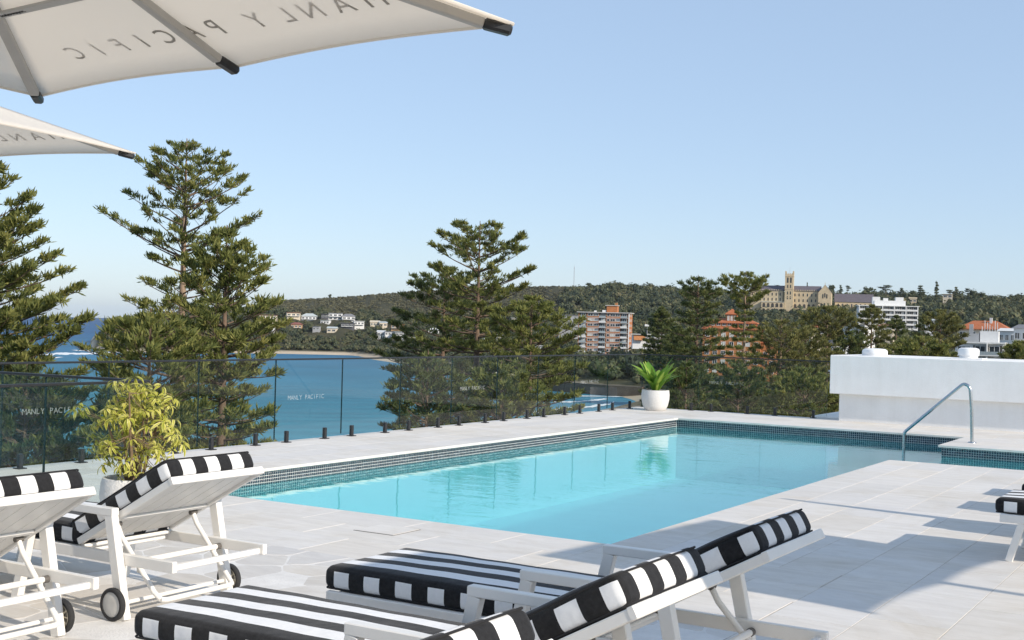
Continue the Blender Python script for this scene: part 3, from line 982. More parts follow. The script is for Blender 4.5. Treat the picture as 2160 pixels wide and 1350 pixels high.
def make_lounger(label, group):
    t = thing('sun_lounger', label, 'sun lounger', (0, 0, 0), 0, group)
    W = M['white_paint']
    for s in (-1, 1):
        mb = MB(); mb.bar((-2.36, s * .365, .335), (0, s * .365, .335), .036, .064); mb.build('side_rail', W, t)
    # seat slats
    for k in range(7):
        y = -.30 + .1 * k
        mb = MB(); mb.bar((-2.33, y, .349), (-.83, y, .349), .090, .018, ch=.003); mb.build('seat_slat', W, t)
    for x, z in ((-2.34, .33), (-.84, .33), (-.04, .325)):
        mb = MB(); mb.bar((x, -.347, z), (x, .347, z), .034, .034); mb.build('crossbar', W, t)
    mb = MB(); mb.tube([(-.36, -.33, .318), (-.36, .33, .318)], .017, 12); cb = mb.build('crossbar', W, t, True)
    for s in (-1, 1):
        mb = MB(); mb.tube([(-.36, s * .315, .318), (-.36, s * .346, .318)], .0205, 12); mb.build('end_sleeve', M['bolt'], cb, True)
    # armrest frames with their legs
    for s in (-1, 1):
        y = s * .412
        mb = MB()
        mb.bar((-1.185, y, .607), (-.44, y, .607), .052, .046)
        mb.build('armrest', W, t)
        mb = MB(); mb.bar((-1.150, y, .586), (-1.29, y, 0.0), .05, .062, up=(1, 0, 0)); mb.build('leg', W, t)
        mb = MB(); mb.bar((-.475, y, .586), (-.345, y, 0.0), .05, .066, up=(1, 0, 0)); mb.build('leg', W, t)
        mb = MB(); mb.bar((-2.20, s * .362, .305), (-2.29, s * .362, 0.0), .034, .056, up=(1, 0, 0)); mb.build('leg', W, t)
        # wheel on the outer face of the head leg
        w_ = thing('wheel', None, None); del_ = None
        for k in list(w_.keys()):
            del w_[k]
        w_.parent = t
        w_.location = (-.385, s * .462, .094)
        w_.rotation_euler = (R(90) * -s, 0, 0)
        mb = MB()
        mb.lathe([(.072, -.017), (.086, -.018), (.0935, -.011), (.0945, 0), (.0935, .011), (.086, .018), (.072, .017), (.072, -.017)], n=36)
        mb.build('tyre', M['rubber'], w_, True)
        mb = MB(); mb.lathe([(.0005, .0135), (.02, .0145), (.068, .0125), (.073, .0105), (.073, .006), (.0005, .006)], n=36); mb.build('hub_cap', M['hub_grey'], w_, True)
        mb = MB()
        mb.lathe([(.073, -.013), (.066, -.015), (.064, -.006), (.073, -.004)], n=36)
        mb.lathe([(.016, -.004), (.018, -.015), (.008, -.018), (.0005, -.018)], n=16)
        for k in range(10):
            a = 2 * PI * k / 10
            mb.bar((.014 * math.cos(a), .014 * math.sin(a), -.010), (.067 * math.cos(a), .067 * math.sin(a), -.010), .007, .008, ch=.001)
        mb.build('spoked_rim', M['hub_cream'], w_, True)
    # backrest: two stiles, a head strip, slats and a cross batten
    b = thing('backrest', None, None)
    for k in list(b.keys()):
        del b[k]
    b.parent = t
    for s in (-1, 1):
        mb = MB(); mb.bar(back_pt(0, s * .355, .02), back_pt(.872, s * .355, .02), .030, .042, up=back_pt_up); mb.build('stile', W, b)
    mb = MB(); mb.bar(back_pt(.872, -.372, .021), back_pt(.872, .372, .021), .030, .046, up=back_pt_up); mb.build('head_strip', W, b)
    for k in range(6):
        y = -.284 + .1136 * k
        mb = MB(); mb.bar(back_pt(.01, y, .026), back_pt(.857, y, .026), .1095, .018, up=back_pt_up, ch=.004); mb.build('slat', W, b)
    mb = MB(); mb.bar(back_pt(.36, -.338, .009), back_pt(.36, .338, .009), .045, .016, up=back_pt_up); mb.build('batten', W, b)
    mb = MB(); mb.tube([(HX, -.34, HZ - .012), (HX, .34, HZ - .012)], .013, 10); mb.build('hinge_bar', W, t, True)
    # prop under the backrest
    for s in (-1, 1):
        q = back_pt(.285, s * .30, -.004)
        mb = MB(); mb.tube([q, (q[0] + .035, s * .30, q[2] - .06), (-.235, s * .295, .155), (-.19, s * .285, .118)], .0155, 10); pr = mb.build('prop', W, t, True)
        mb = MB(); mb.tube([(q[0], s * .275, q[2] + .008), (q[0], s * .325, q[2] + .008)], .015, 10); mb.build('pivot', M['bolt'], pr, True)
        mb = MB(); mb.box((-.36, s * .30, .285), (.022, .012, .07)); mb.build('catch', W, t)
    mb = MB(); mb.tube([(-.19, -.285, .118), (-.18, -.25, .112), (-.18, .25, .112), (-.19, .285, .118)], .0155, 10); mb.build('prop_bar', W, t, True)
    mb = MB(); mb.tube([(-.365, -.44, .094), (-.365, .44, .094)], .012, 8); mb.build('axle', W, t, True)
    # cushions
    c = link('seat_cushion', cushion_mesh(1.60, .69, .118, .35, 'seat_cushion'), t, (-1.60, 0, .366 + .060))
    link('piping', piping_mesh(1.60, .69, .118, -.052, 'piping'), c)
    c = link('back_cushion', cushion_mesh(.895, .69, .122, .55, 'back_cushion'), t, back_pt(.412, 0, .041 + .063))
    c.rotation_euler = (0, -ANG, 0)
    link('piping', piping_mesh(.895, .69, .122, .052, 'piping'), c)
    link('piping', piping_mesh(.895, .69, .122, -.054, 'piping'), c)
    return t
back_pt_up = (-math.sin(ANG), 0, math.cos(ANG))

GL = 'striped sun loungers by the pool'
first = make_lounger('striped sun lounger with its white slatted back in view before the potted yellow shrub', GL)
first.location = (-5.19, 5.335, 0)
for x, y, lab in (
        (-5.19, 4.06, 'striped sun lounger cut off by the left picture edge, one spoked wheel showing'),
        (-1.70, 4.04, 'striped sun lounger in the middle front, its long seat cushion lowest in the picture'),
        (-1.70, 5.30, 'striped sun lounger nearest the pool corner, half shaded, between the pool and the front lounger'),
        (-1.70, 2.77, 'striped sun lounger at the bottom of which only the cushion head shows'),
        (0.60, 10.70, 'striped sun lounger at the right picture edge showing only its cushion foot'),
        (0.60, 11.93, 'striped sun lounger past the right edge casting the second shadow on the deck'),
        (0.60, 13.40, 'striped sun lounger past the right edge casting the third shadow on the deck'),
        (0.60, 14.75, 'striped sun lounger past the right edge casting the farthest shadow on the deck')):
    dup(first, (x, y, 0), 0, lab, GL)

# ------------------------------------------------------------------ cantilever umbrellas
HEM = 2.70
def make_umbrella(label, group):
    t = thing('umbrella', label, 'umbrella', (0, 0, 0), 0, group)
    H, rise = 1.3, .5
    V, F = [], []
    nU, nV = 24, 10
    for side in range(4):
        ca, sa = [(1, 0), (0, 1), (-1, 0), (0, -1)][side]
        o = len(V)
        for j in range(nV + 1):
            f = j / nV
            for i in range(nU + 1):
                u = -1 + 2 * i / nU
                sag = abs(math.sin(PI * u)) * f ** 3
                y = H * f - .028 * sag
                x = H * f * u
                z = rise * (1 - f) + .012 * sag - .02 * math.sin(PI * f) * abs(math.sin(PI * u))
                V.append((x * ca - y * sa, x * sa + y * ca, z))
        for j in range(nV):
            for i in range(nU):
                a = o + j * (nU + 1) + i
                F.append((a, a + 1, a + nU + 2, a + nU + 1))
    mb = MB(); mb.add(V, F)
    c = mb.build('canopy', M['canopy'], t)
    for p in c.data.polygons:
        p.use_smooth = True
    so = c.modifiers.new('thickness', 'SOLIDIFY'); so.thickness = .004; so.offset = 1
    # hem binding
    mb = MB()
    for k in range(4):
        o = 0
        ca, sa = [(1, 0), (0, 1), (-1, 0), (0, -1)][k]
        pts = []
        for i in range(nU + 1):
            u = -1 + 2 * i / nU
            sag = abs(math.sin(PI * u))
            y, x, z = H - .028 * sag, H * u, .012 * sag
            pts.append((x * ca - y * sa, x * sa + y * ca, z))
        mb.tube(pts, .0065, 6)
    mb.build('hem', M['canopy'], c, True)
    for k in range(8):
        a = PI / 4 * k
        rr = H * (math.sqrt(2) if k % 2 else 1)
        d = Vector((math.cos(a), math.sin(a), 0))
        p0 = Vector((0, 0, rise - .045)) + d * .1
        p1 = d * (rr - .095) + Vector((0, 0, rise * .095 / rr - .030))
        p2 = d * (rr - .004) + Vector((0, 0, -.022))
        mb = MB(); mb.bar(p0, p1, .040, .030); r_ = mb.build('rib', M['rib_grey'], t)
        mb = MB(); mb.bar(p1 - (p1 - p0).normalized() * .002, p2, .043, .034, ch=.014); mb.build('end_cap', M['black_metal'], r_)
    mb = MB(); mb.lathe([(.001, rise - .10), (.09, rise - .10), (.11, rise - .06), (.10, rise - .01), (.001, rise - .005)], n=20); mb.build('hub', M['rib_grey'], t, True)
    # stretcher band under the canopy, with the maker's tag
    mb = MB(); mb.bar((-.77, .775, .176), (-.02, .775, .176), .05, .012); bd = mb.build('stretcher_band', M['rib_grey'], t)
    me, xa, xb, ya, yb = text_mesh('shadowspec', .03, 1.0)
    me.materials.append(M['label_black'])
    k = .17 / (xb - xa)
    me.transform(Matrix(((k, 0, 0, -.765), (0, -k, 0, .783), (0, 0, 1, .1690), (0, 0, 0, 1))))
    link('maker_tag', me, bd)
    # lettering printed on the far panel, read from outside
    sl = math.hypot(H, rise)
    cs, sn = H / sl, rise / sl
    for ch, x in zip('MANLYPACIFIC', (.905, .765, .625, .50, .355, .135, 0.005, -.14, -.28, -.415, -.555, -.70)):
        me, xa, xb, ya, yb = text_mesh(ch, .1, 1.0, .0004)
        k = .085 / (yb - ya)
        off = .205
        # frame of the far panel: reading direction -x, up towards the apex
        me.transform(Matrix(((-k, 0, 0, x + k * (xa + xb) / 2), (0, -cs * k, 0, H - off * cs),
                             (0, sn * k, 1, off * sn - .0065), (0, 0, 0, 1))))
        me.materials.append(M['letter_grey'])
        link('letter', me, c)
    # mast, arm and base beside the canopy
    mb = MB(); mb.bar((-2.35, 0, -HEM + .06), (-2.35, 0, .62), .09, .09, up=(1, 0, 0)); mb.build('mast', M['rib_grey'], t)
    mb = MB(); mb.bar((-2.37, 0, .60), (0, 0, rise + .04), .06, .07); mb.build('arm', M['rib_grey'], t)
    mb = MB(); mb.bar((-2.85, 0, -HEM + .03), (-1.85, 0, -HEM + .03), 1.0, .06); mb.build('base', M['black_metal'], t)
    return t
GU = 'square cream umbrellas over the loungers'
u1 = make_umbrella('large cream square umbrella overhead at the top left, its lettered underside and ribs in view', GU)
u1.location = (-3.478, 2.176, HEM)
u1.rotation_euler = (0, 0, R(-4.95) )
dup(u1, (-6.791, 3.58, HEM), R(10), 'farther cream umbrella at the left edge with its white top sunlit, below the larger one', GU)
dup(u1, (1.80, 8.50, HEM), R(172), 'cream umbrella past the right edge shading the paving between the loungers', GU)
dup(u1, (1.52, 5.00, HEM), R(174), 'cream umbrella past the right edge shading the lounger nearest the pool', GU)
t = thing('furled_umbrella', 'furled cream umbrella past the right edge, throwing a thin shadow line', 'umbrella', (1.45, 11.72, 0))
mb = MB(); mb.tube([(0, 0, 0), (0, 0, 3.1)], .03, 12); mb.build('pole', M['rib_grey'], t, True)
mb = MB(); mb.lathe([(.04, 1.75), (.075, 1.85), (.07, 2.4), (.045, 2.95), (.02, 3.08)], n=14); mb.build('canopy', M['canopy'], t, True)
mb = MB(); mb.box((0, 0, .03), (.6, .6, .06)); mb.build('base', M['black_metal'], t)

# ------------------------------------------------------------------ pots and their plants
t = thing('plant_pot', 'pale stone pot half hidden behind the left striped lounger', 'plant pot', (-7.85, 7.05, 0))
mb = MB(); mb.lathe([(.15, 0), (.20, .02), (.255, .16), (.272, .29), (.262, .39), (.25, .425), (.228, .425), (.235, .38), (.23, .36)], n=44); mb.build('shell', M['pot'], t, True)
mb = MB(); mb.lathe([(.236, .375), (.12, .385), (.001, .392)], n=24); mb.build('soil', M['soil'], t, True)
t = thing('plant_pot', 'white rounded stone pot standing at the far pool corner by the glass', 'plant pot', (-11.20, 24.40, 0))
mb = MB(); mb.lathe([(.20, 0), (.225, .012), (.27, .11), (.298, .24), (.302, .34), (.290, .44), (.262, .44), (.27, .38)], n=44); mb.build('shell', M['pot'], t, True)
mb = MB(); mb.lathe([(.285, .395), (.15, .40), (.001, .405)], n=24); mb.build('soil', M['soil'], t, True)

def leaf_strip(Ln, wd, bend, n=5, fold=.12):
    """a folded leaf from the origin along +x, arching down by bend; returns verts, quads"""
    V, F = [], []
    for i in range(n + 1):
        f = i / n
        w_ = wd * math.sin(PI * min(.97, .06 + f * .92)) ** .75 / 2
        a = bend * f
        x = Ln * f * math.cos(a * .6)
        z = -Ln * f * math.sin(a * .6)
        V += [(x, -w_, z + fold * w_), (x, 0, z), (x, w_, z + fold * w_)]
    for i in range(n):
        for k in (0, 1):
            F.append((i * 3 + k, i * 3 + k + 1, i * 3 + k + 4, i * 3 + k + 3))
    return np.array(V), F

r2 = np.random.RandomState(5)
# yellow variegated shrub: palmate leaf clusters on woody stems
t = thing('potted_shrub', 'bushy yellow and cream variegated shrub growing from the pale stone pot', 'shrub', (-7.85, 7.05, .38))
clusters = []
for v in range(6):
    Vs, Fs, tn = [], [], []
    n = 7 + v % 3
    for k in range(n):
        a = 2 * PI * k / n + r2.uniform(-.25, .25)
        lv, lf = leaf_strip(r2.uniform(.060, .098), r2.uniform(.017, .025), r2.uniform(.3, 1.7), 5, .25)
        lv[:, 2] += .02 * r2.uniform(0, 1)
        lv[:, 0] += .018
        tl = r2.uniform(-.15, .75)
        c, s = math.cos(a), math.sin(a)
        rot = np.array([[c, -s, 0], [s, c, 0], [0, 0, 1]])
        lv2 = lv @ rot.T
        o = sum(len(q) for q in Vs)
        Vs.append(lv2)
        Fs += [tuple(i + o for i in f) for f in lf]
        rel = np.arange(len(lv)) % 3
        tn.append(np.where(rel == 1, .08 + .42 * tl, .55 + .50 * tl))
    me_o = quads('leaf_cluster', np.concatenate(Vs), np.array(Fs), M['leaf_yellow'], np.clip(np.concatenate(tn), 0, 1))
    me_o.data.polygons.foreach_set('use_smooth', [True] * len(me_o.data.polygons))
    clusters.append(me_o.data)
    bpy.data.objects.remove(me_o, do_unlink=True)
stems = MB()
tips = []
for k in range(8):
    a = 2 * PI * k / 8 + r2.uniform(-.3, .3)
    rr = r2.uniform(.10, .34)
    top = Vector((rr * math.cos(a), rr * math.sin(a), r2.uniform(.50, .76)))
    b0 = Vector((.05 * math.cos(a), .05 * math.sin(a), 0))
    mid = b0.lerp(top, .5) + Vector((r2.uniform(-.03, .03), r2.uniform(-.03, .03), .03))
    stems.tube([b0, b0.lerp(mid, .5), mid, mid.lerp(top, .5), top], [.016, .014, .012, .009, .005], 7)
    tips.append((mid, top))
cl_pos = []
heads = [(-.06, -.02, .78, .15, 34), (.16, .05, .76, .14, 30), (-.24, .06, .66, .13, 24), (.28, -.04, .60, .13, 24), (.02, -.12, .58, .16, 34),
         (-.30, -.06, .44, .14, 26), (.34, .02, .36, .14, 24), (.10, -.18, .38, .15, 26), (-.12, .14, .48, .15, 22), (.20, .14, .46, .14, 20),
         (-.22, -.12, .28, .10, 12), (.26, -.12, .20, .11, 14), (-.04, -.16, .20, .09, 8), (.0, .0, .70, .22, 20)]
for hx_, hy_, hz_, hr, hn in heads:
    for k in range(int(hn * .56)):
        d = r2.normal(size=3); d /= np.linalg.norm(d)
        q = hr * 1.12 * r2.uniform(.2, 1.15) ** .5
        cl_pos.append(Vector((hx_ + d[0] * q * 1.15, hy_ + d[1] * q * 1.1, hz_ - .07 + d[2] * q * .85)))
cl_pos += [Vector((-.50, -.16, .60)), Vector((-.55, -.14, .57)), Vector((-.44, -.12, .58)), Vector((.50, -.1, .42)), Vector((.47, -.05, .30)), Vector((.42, .0, .70))]
for p in cl_pos:
    mid, top = min(tips, key=lambda q: min((q[1] - p).length, (q[0] - p).length))
    src = mid if (mid - p).length < (top - p).length else top
    stems.tube([src, src.lerp(p, .55) + Vector((0, 0, -.015)), p], [.0035, .0028, .002], 4, cap=False)
    o = link('leaf_cluster', clusters[r2.randint(6)], t, tuple(p))
    out = Vector((p.x, p.y, 0)).normalized() if p.length > 0 else Vector((1, 0, 0))
    nrm = (out * r2.uniform(.1, 1.0) + Vector((r2.uniform(-.4, .4), r2.uniform(-.4, .4), 1.0 - .3 * r2.uniform()))).normalized()
    q = nrm.to_track_quat('Z', 'Y')
    e = (q.to_matrix() @ Matrix.Rotation(r2.uniform(0, 6.28), 3, 'Z')).to_euler()
    o.rotation_euler = e
    sc = r2.uniform(.6, 1.15)
    o.scale = (sc, sc, sc)
stems.build('stems', M['stem'], t, True)

# broad leaved green plant in the far pot
t = thing('potted_plant', 'broad leaved green plant growing from the white rounded pot by the glass corner', 'potted plant', (-11.20, 24.40, .40))
leaves = []
for v in range(4):
    lv, lf = leaf_strip(.66, .125 + .012 * v, .25 + .22 * v, 8, .25)
    tn = np.clip(.35 + .18 * (np.arange(len(lv)) % 3 == 1) + r2.uniform(-.25, .35), 0, 1) * np.ones(len(lv))
    o = quads('leaf', lv, np.array(lf), M['leaf_lily'], tn)
    o.data.polygons.foreach_set('use_smooth', [True] * len(o.data.polygons))
    leaves.append(o.data)
    bpy.data.objects.remove(o, do_unlink=True)
for k in range(38):
    a = k * 2.399 + r2.uniform(-.3, .3)
    el = r2.uniform(.98, 1.52)
    o = link('leaf', leaves[r2.randint(4)], t, (.06 * math.cos(a), .06 * math.sin(a), 0))
    o.rotation_euler = (r2.uniform(-.3, .3), -el, a)
    sc = r2.uniform(.65, 1.12) * (.75 + .35 * math.sin(el))
    o.scale = (sc, sc, sc)

# ================================================================== SEA, LAND AND FAR SIDE OF THE BAY
SEA = -26.0
rs = np.random.RandomState(7)
def brg(b):
    return math.sin(R(b)), math.cos(R(b))

KN = np.array([60, 200, 300, 450, 560, 700, 850, 1000, 1060, 1100, 1180, 1300, 1500, 1900, 2600], float)
O = -30.0
COLS = [   # bearing, ground height at each knot distance on the far side of the bay
    (-68.47, [O] * 15),
    (-50.23, [O] * 15),
    (-49.14, [O, O, O, O, O, O, O, -25, -18, -8, -8.38, -2, -10, -20, O]),
    (-45.50, [O, O, O, O, O, O, O, -27, -20, -12, -2, 7.62, 2, -10, -20]),
    (-41.74, [O, O, O, O, O, O, O, -27.5, -23, -11, 3, 14, 23.17, 20, 5]),
    (-38.74, [O, O, O, O, O, O, O, -27.5, -23, -11, 3, 15, 30.01, 25, 5]),
    (-35.93, [O, O, O, O, O, O, -25, -18, -13, -8, 3, 17, 38.99, 28, 5]),
    (-33.09, [O, O, O, O, O, -26.5, -22, -15, -11, -8, 2, 18, 43.94, 30, 5]),
    (-29.80, [O, O, O, O, -26, -22, -16, -8, -4, 0, 8, 24, 49.10, 35, 5]),
    (-26.96, [O, O, O, O, -24.5, -17, -10, 2, 8, 13, 22, 38, 49.82, 40, 10]),
    (-24.36, [-24, -24, -24, -24, -23, -17, -6, 8, 15, 20, 28, 37.89, 46, 40, 10]),
    (-20.93, [-24, -24, -24, -24, -22, -13, 2, 15, 19, 22, 27, 33.77, 40, 30, 10]),
    (-18.00, [-24, -24, -24, -23, -20, -10, 5, 17, 19, 21, 25, 35.23, 38, 30, 10]),
    (-13.92, [-24, -24, -24, -22, -16, -2, 9, 18, 20, 23, 27, 36.64, 38, 30, 10]),
    (-8.89, [-24, -24, -23, -20, -13, 0, 12, 20, 22, 24, 28, 35.05, 36, 30, 10]),
    (3.50, [-24, -24, -23, -20, -13, 0, 12, 20, 22, 24, 28, 36, 36, 30, 10]),
    (40.0, [-24, -24, -23, -20, -13, 0, 12, 20, 22, 24, 28, 36, 36, 30, 10])]
CB = np.array([c[0] for c in COLS])
CZ = np.array([c[1] for c in COLS], float)
NB = np.array([-100, -57.42, -41.74, -35.27, -29.80, -26.52, -24.57, -23.28, 60], float)     # near shoreline
ND = np.array([130, 140, 205, 270, 385, 450, 520, 900, 900], float)

def ground(b, d):
    """ground height at bearing b (degrees clockwise from +Y) and distance d"""
    b = np.asarray(b, float); d = np.asarray(d, float)
    fb = np.interp(b, CB, np.arange(len(CB)))
    fd = np.interp(d, KN, np.arange(len(KN)))
    i = np.clip(fb.astype(int), 0, len(CB) - 2); j = np.clip(fd.astype(int), 0, len(KN) - 2)
    u, v = fb - i, fd - j
    z = (CZ[i, j] * (1 - u) * (1 - v) + CZ[i + 1, j] * u * (1 - v) + CZ[i, j + 1] * (1 - u) * v + CZ[i + 1, j + 1] * u * v)
    n = np.interp(b, NB, ND)
    zn = np.where(d < n - 45, -24.0, -24.0 - 3.2 * np.clip((d - n + 45) / 45, 0, 3))
    return np.maximum(z, np.maximum(zn, -31.0))

def ground_xy(x, y):
    return float(ground(math.degrees(math.atan2(x, y)), math.hypot(x, y)))

# land sheet
bs = np.concatenate([np.linspace(-180, -62, 24)[:-1], np.linspace(-62, 0, 249)[:-1], np.linspace(0, 180, 30)])
ds = np.concatenate([[0.5, 15, 30, 45], np.linspace(60, 600, 73), np.linspace(610, 1600, 100), np.linspace(1650, 2700, 16)])
Bg, Dg = np.meshgrid(bs, ds, indexing='ij')
Zg = ground(Bg, Dg)
nz = np.sin(Bg * 2.1 + Dg * .013) * .6 + np.sin(Bg * 5.3 - Dg * .021) * .4 + np.sin(Bg * 11.0 + Dg * .05) * .25
Zg = Zg + np.where(Zg > -22, nz * np.clip((Dg - 500) / 600, 0, 1) * 2.2, nz * .12)
V = np.stack([np.sin(np.radians(Bg)) * Dg, np.cos(np.radians(Bg)) * Dg, Zg], -1).reshape(-1, 3)
nb_, nd_ = Bg.shape
ii, jj = np.meshgrid(np.arange(nb_ - 1), np.arange(nd_ - 1), indexing='ij')
a = (ii * nd_ + jj).ravel()
Fl = np.stack([a, a + 1, a + nd_ + 1, a + nd_], 1)
sand = np.clip(1 - np.abs(Zg + 25.4) / 1.6, 0, 1).ravel()
sand = np.clip(sand * 2.0, 0, 1) * ((Zg.ravel() < -23.9))
land = quads('land', V, Fl, M['land'], sand, 'sand', smooth=True)
tag(land, kind='structure')

# sea sheet out to the horizon
ds2 = np.concatenate([np.linspace(40, 1400, 69), np.geomspace(1450, 11000, 30)])
bs2 = np.linspace(-180, 180, 181)
Bg, Dg = np.meshgrid(bs2, ds2, indexing='ij')
V = np.stack([np.sin(np.radians(Bg)) * Dg, np.cos(np.radians(Bg)) * Dg, np.full_like(Dg, SEA)], -1).reshape(-1, 3)
nb_, nd_ = Bg.shape
ii, jj = np.meshgrid(np.arange(nb_ - 1), np.arange(nd_ - 1), indexing='ij')
a = (ii * nd_ + jj).ravel()
dep = np.interp(Dg, [100, 300, 600, 1000, 2000, 6000], [0.02, .14, .32, .5, .85, 1.0]).ravel()
sea = quads('sea', V, np.stack([a, a + 1, a + nd_ + 1, a + nd_], 1), M['sea'], dep, 'depth', smooth=True)
tag(sea, kind='structure')

# surf: ragged ribbons of white water along the near beach and off the headland
def foam(name, pts, width, seed):
    r = np.random.RandomState(seed)
    P = []
    for k in range(len(pts) - 1):
        for s in np.linspace(0, 1, 26)[:-1]:
            P.append((pts[k][0] + (pts[k + 1][0] - pts[k][0]) * s, pts[k][1] + (pts[k + 1][1] - pts[k][1]) * s))
    V, F = [], []
    w1 = np.convolve(r.uniform(0, 1, len(P) + 8), np.ones(3) / 3, 'same')
    w2 = np.convolve(r.uniform(0, 1, len(P) + 8), np.ones(3) / 3, 'same')
    for k, (b, d) in enumerate(P):
        s, c = brg(b)
        taper = min(1, k / 4, (len(P) - 1 - k) / 4) + .05
        for off in (-width * w1[k] * taper, width * w2[k] * taper):
            V.append((s * (d + off), c * (d + off), SEA + .12))
        if k:
            o = 2 * k
            F.append((o - 2, o - 1, o + 1, o))
    ob = quads(name, np.array(V), np.array(F), M['foam'])
    tag(ob, kind='stuff')
foam('surf', [(-30.46, 392), (-28.71, 420), (-26.74, 452), (-26.52, 470)], 10, 1)
foam('surf', [(-29.36, 455), (-28.16, 462), (-26.74, 488)], 7, 2)
foam('surf', [(-30.90, 500), (-28.71, 500), (-25.87, 506)], 4, 3)
foam('surf', [(-52.64, 850), (-51.49, 905), (-49.64, 930)], 40, 4)
foam('surf', [(-50.91, 1010), (-49.34, 960), (-47.34, 965), (-45.50, 990)], 16, 5)
foam('surf', [(-54.52, 760), (-52.64, 800), (-51.11, 840)], 20, 6)

# sea wall and promenade at the end of the beach
sw = MB()
pb = [(-30.24, 548), (-28.71, 530), (-26.74, 512), (-25.22, 505), (-24.14, 520)]
for k in range(len(pb) - 1):
    (s0, c0), (s1, c1) = brg(pb[k][0]), brg(pb[k + 1][0])
    sw.bar((s0 * pb[k][1], c0 * pb[k][1], -24.2), (s1 * pb[k + 1][1], c1 * pb[k + 1][1], -24.2), 3.0, 5.0)
tag(sw.build('sea_wall', M['seawall']), 'low brown sea wall at the end of the surf beach, seen through the glass', 'wall')

# ------------------------------------------------------------------ distant vegetation
def ico(sub):
    bm = bmesh.new()
    bmesh.ops.create_icosphere(bm, subdivisions=sub, radius=1.0)
    v = np.array([q.co[:] for q in bm.verts]); f = np.array([[q.index for q in t.verts] for t in bm.faces])
    bm.free()
    return v, f
I1, I2 = ico(1), ico(2)
def blob(seed, n_lobes, leaf, nl):
    """a crown: a small dark core and loose leaf-clump triangles spread through lobes"""
    r = np.random.RandomState(seed)
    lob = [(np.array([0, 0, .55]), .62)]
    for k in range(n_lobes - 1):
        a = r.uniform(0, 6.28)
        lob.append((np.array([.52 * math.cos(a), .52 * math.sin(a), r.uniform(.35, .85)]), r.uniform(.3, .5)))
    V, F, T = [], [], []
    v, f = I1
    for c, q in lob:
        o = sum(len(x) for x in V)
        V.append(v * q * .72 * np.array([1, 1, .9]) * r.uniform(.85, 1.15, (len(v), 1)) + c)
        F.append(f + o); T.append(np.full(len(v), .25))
    for k in range(nl):
        c, q = lob[r.randint(len(lob))]
        d = r.normal(size=3); d /= np.linalg.norm(d)
        if d[2] < -.3: d[2] *= -.6
        p = c + d * q * r.uniform(.75, 1.12)
        n1 = np.cross(d, r.normal(size=3)); n1 /= np.linalg.norm(n1)
        n2 = np.cross(d, n1) + d * r.uniform(-.5, .5)
        s = leaf * r.uniform(.6, 1.35)
        o = sum(len(x) for x in V)
        V.append(np.array([p - n1 * s - n2 * s * .6, p + n1 * s - n2 * s * .6, p + n2 * s]))
        F.append(np.array([[o, o + 1, o + 2]])); T.append(np.full(3, .2 + .6 * r.uniform()))
    return np.concatenate(V), np.concatenate(F), np.concatenate(T)
BLOBS = [blob(40 + k, 4, .145, 100) for k in range(6)]
NEAR_BLOBS = [blob(60 + k, 6, .10, 420) for k in range(5)]
SHRUBS = [blob(80 + k, 2, .30, 14) for k in range(4)]

KEEP = []         # (x, y, radius) of buildings the vegetation keeps clear of
def scatter(name, pts, sizes, temps, mat, seed, tall=1.0, kind='stuff'):
    r = np.random.RandomState(seed)
    V, F, T = [], [], []
    o = 0
    for (x, y, z), s in zip(pts, sizes):
        v, f, t = temps[r.randint(len(temps))]
        a = r.uniform(0, 6.28); c, q = math.cos(a), math.sin(a)
        w_ = v * np.array([s, s, s * tall * r.uniform(.85, 1.25)])
        V.append(np.c_[w_[:, 0] * c - w_[:, 1] * q + x, w_[:, 0] * q + w_[:, 1] * c + y, w_[:, 2] + z])
        F.append(f + o); o += len(v)
        T.append(np.clip(t + r.uniform(-.32, .36), 0, 1))
    if V:
        ob = quads(name, np.concatenate(V), np.concatenate(F), mat, np.concatenate(T))
        tag(ob, kind=kind)

def clear(x, y, d, b, extra=0):
    for kx, ky, kr in KEEP:
        if (x - kx) ** 2 + (y - ky) ** 2 < (kr + extra) ** 2:
            return False
        kd = math.hypot(kx, ky)
        if d < kd and kd - d < 70 and abs(math.radians(math.degrees(math.atan2(kx, ky)) - b)) * kd < kr * .9 and (kd - d) < (kr * .8 + 9 if kr > 14 or kd < 900 else 24):
            return False
    return True

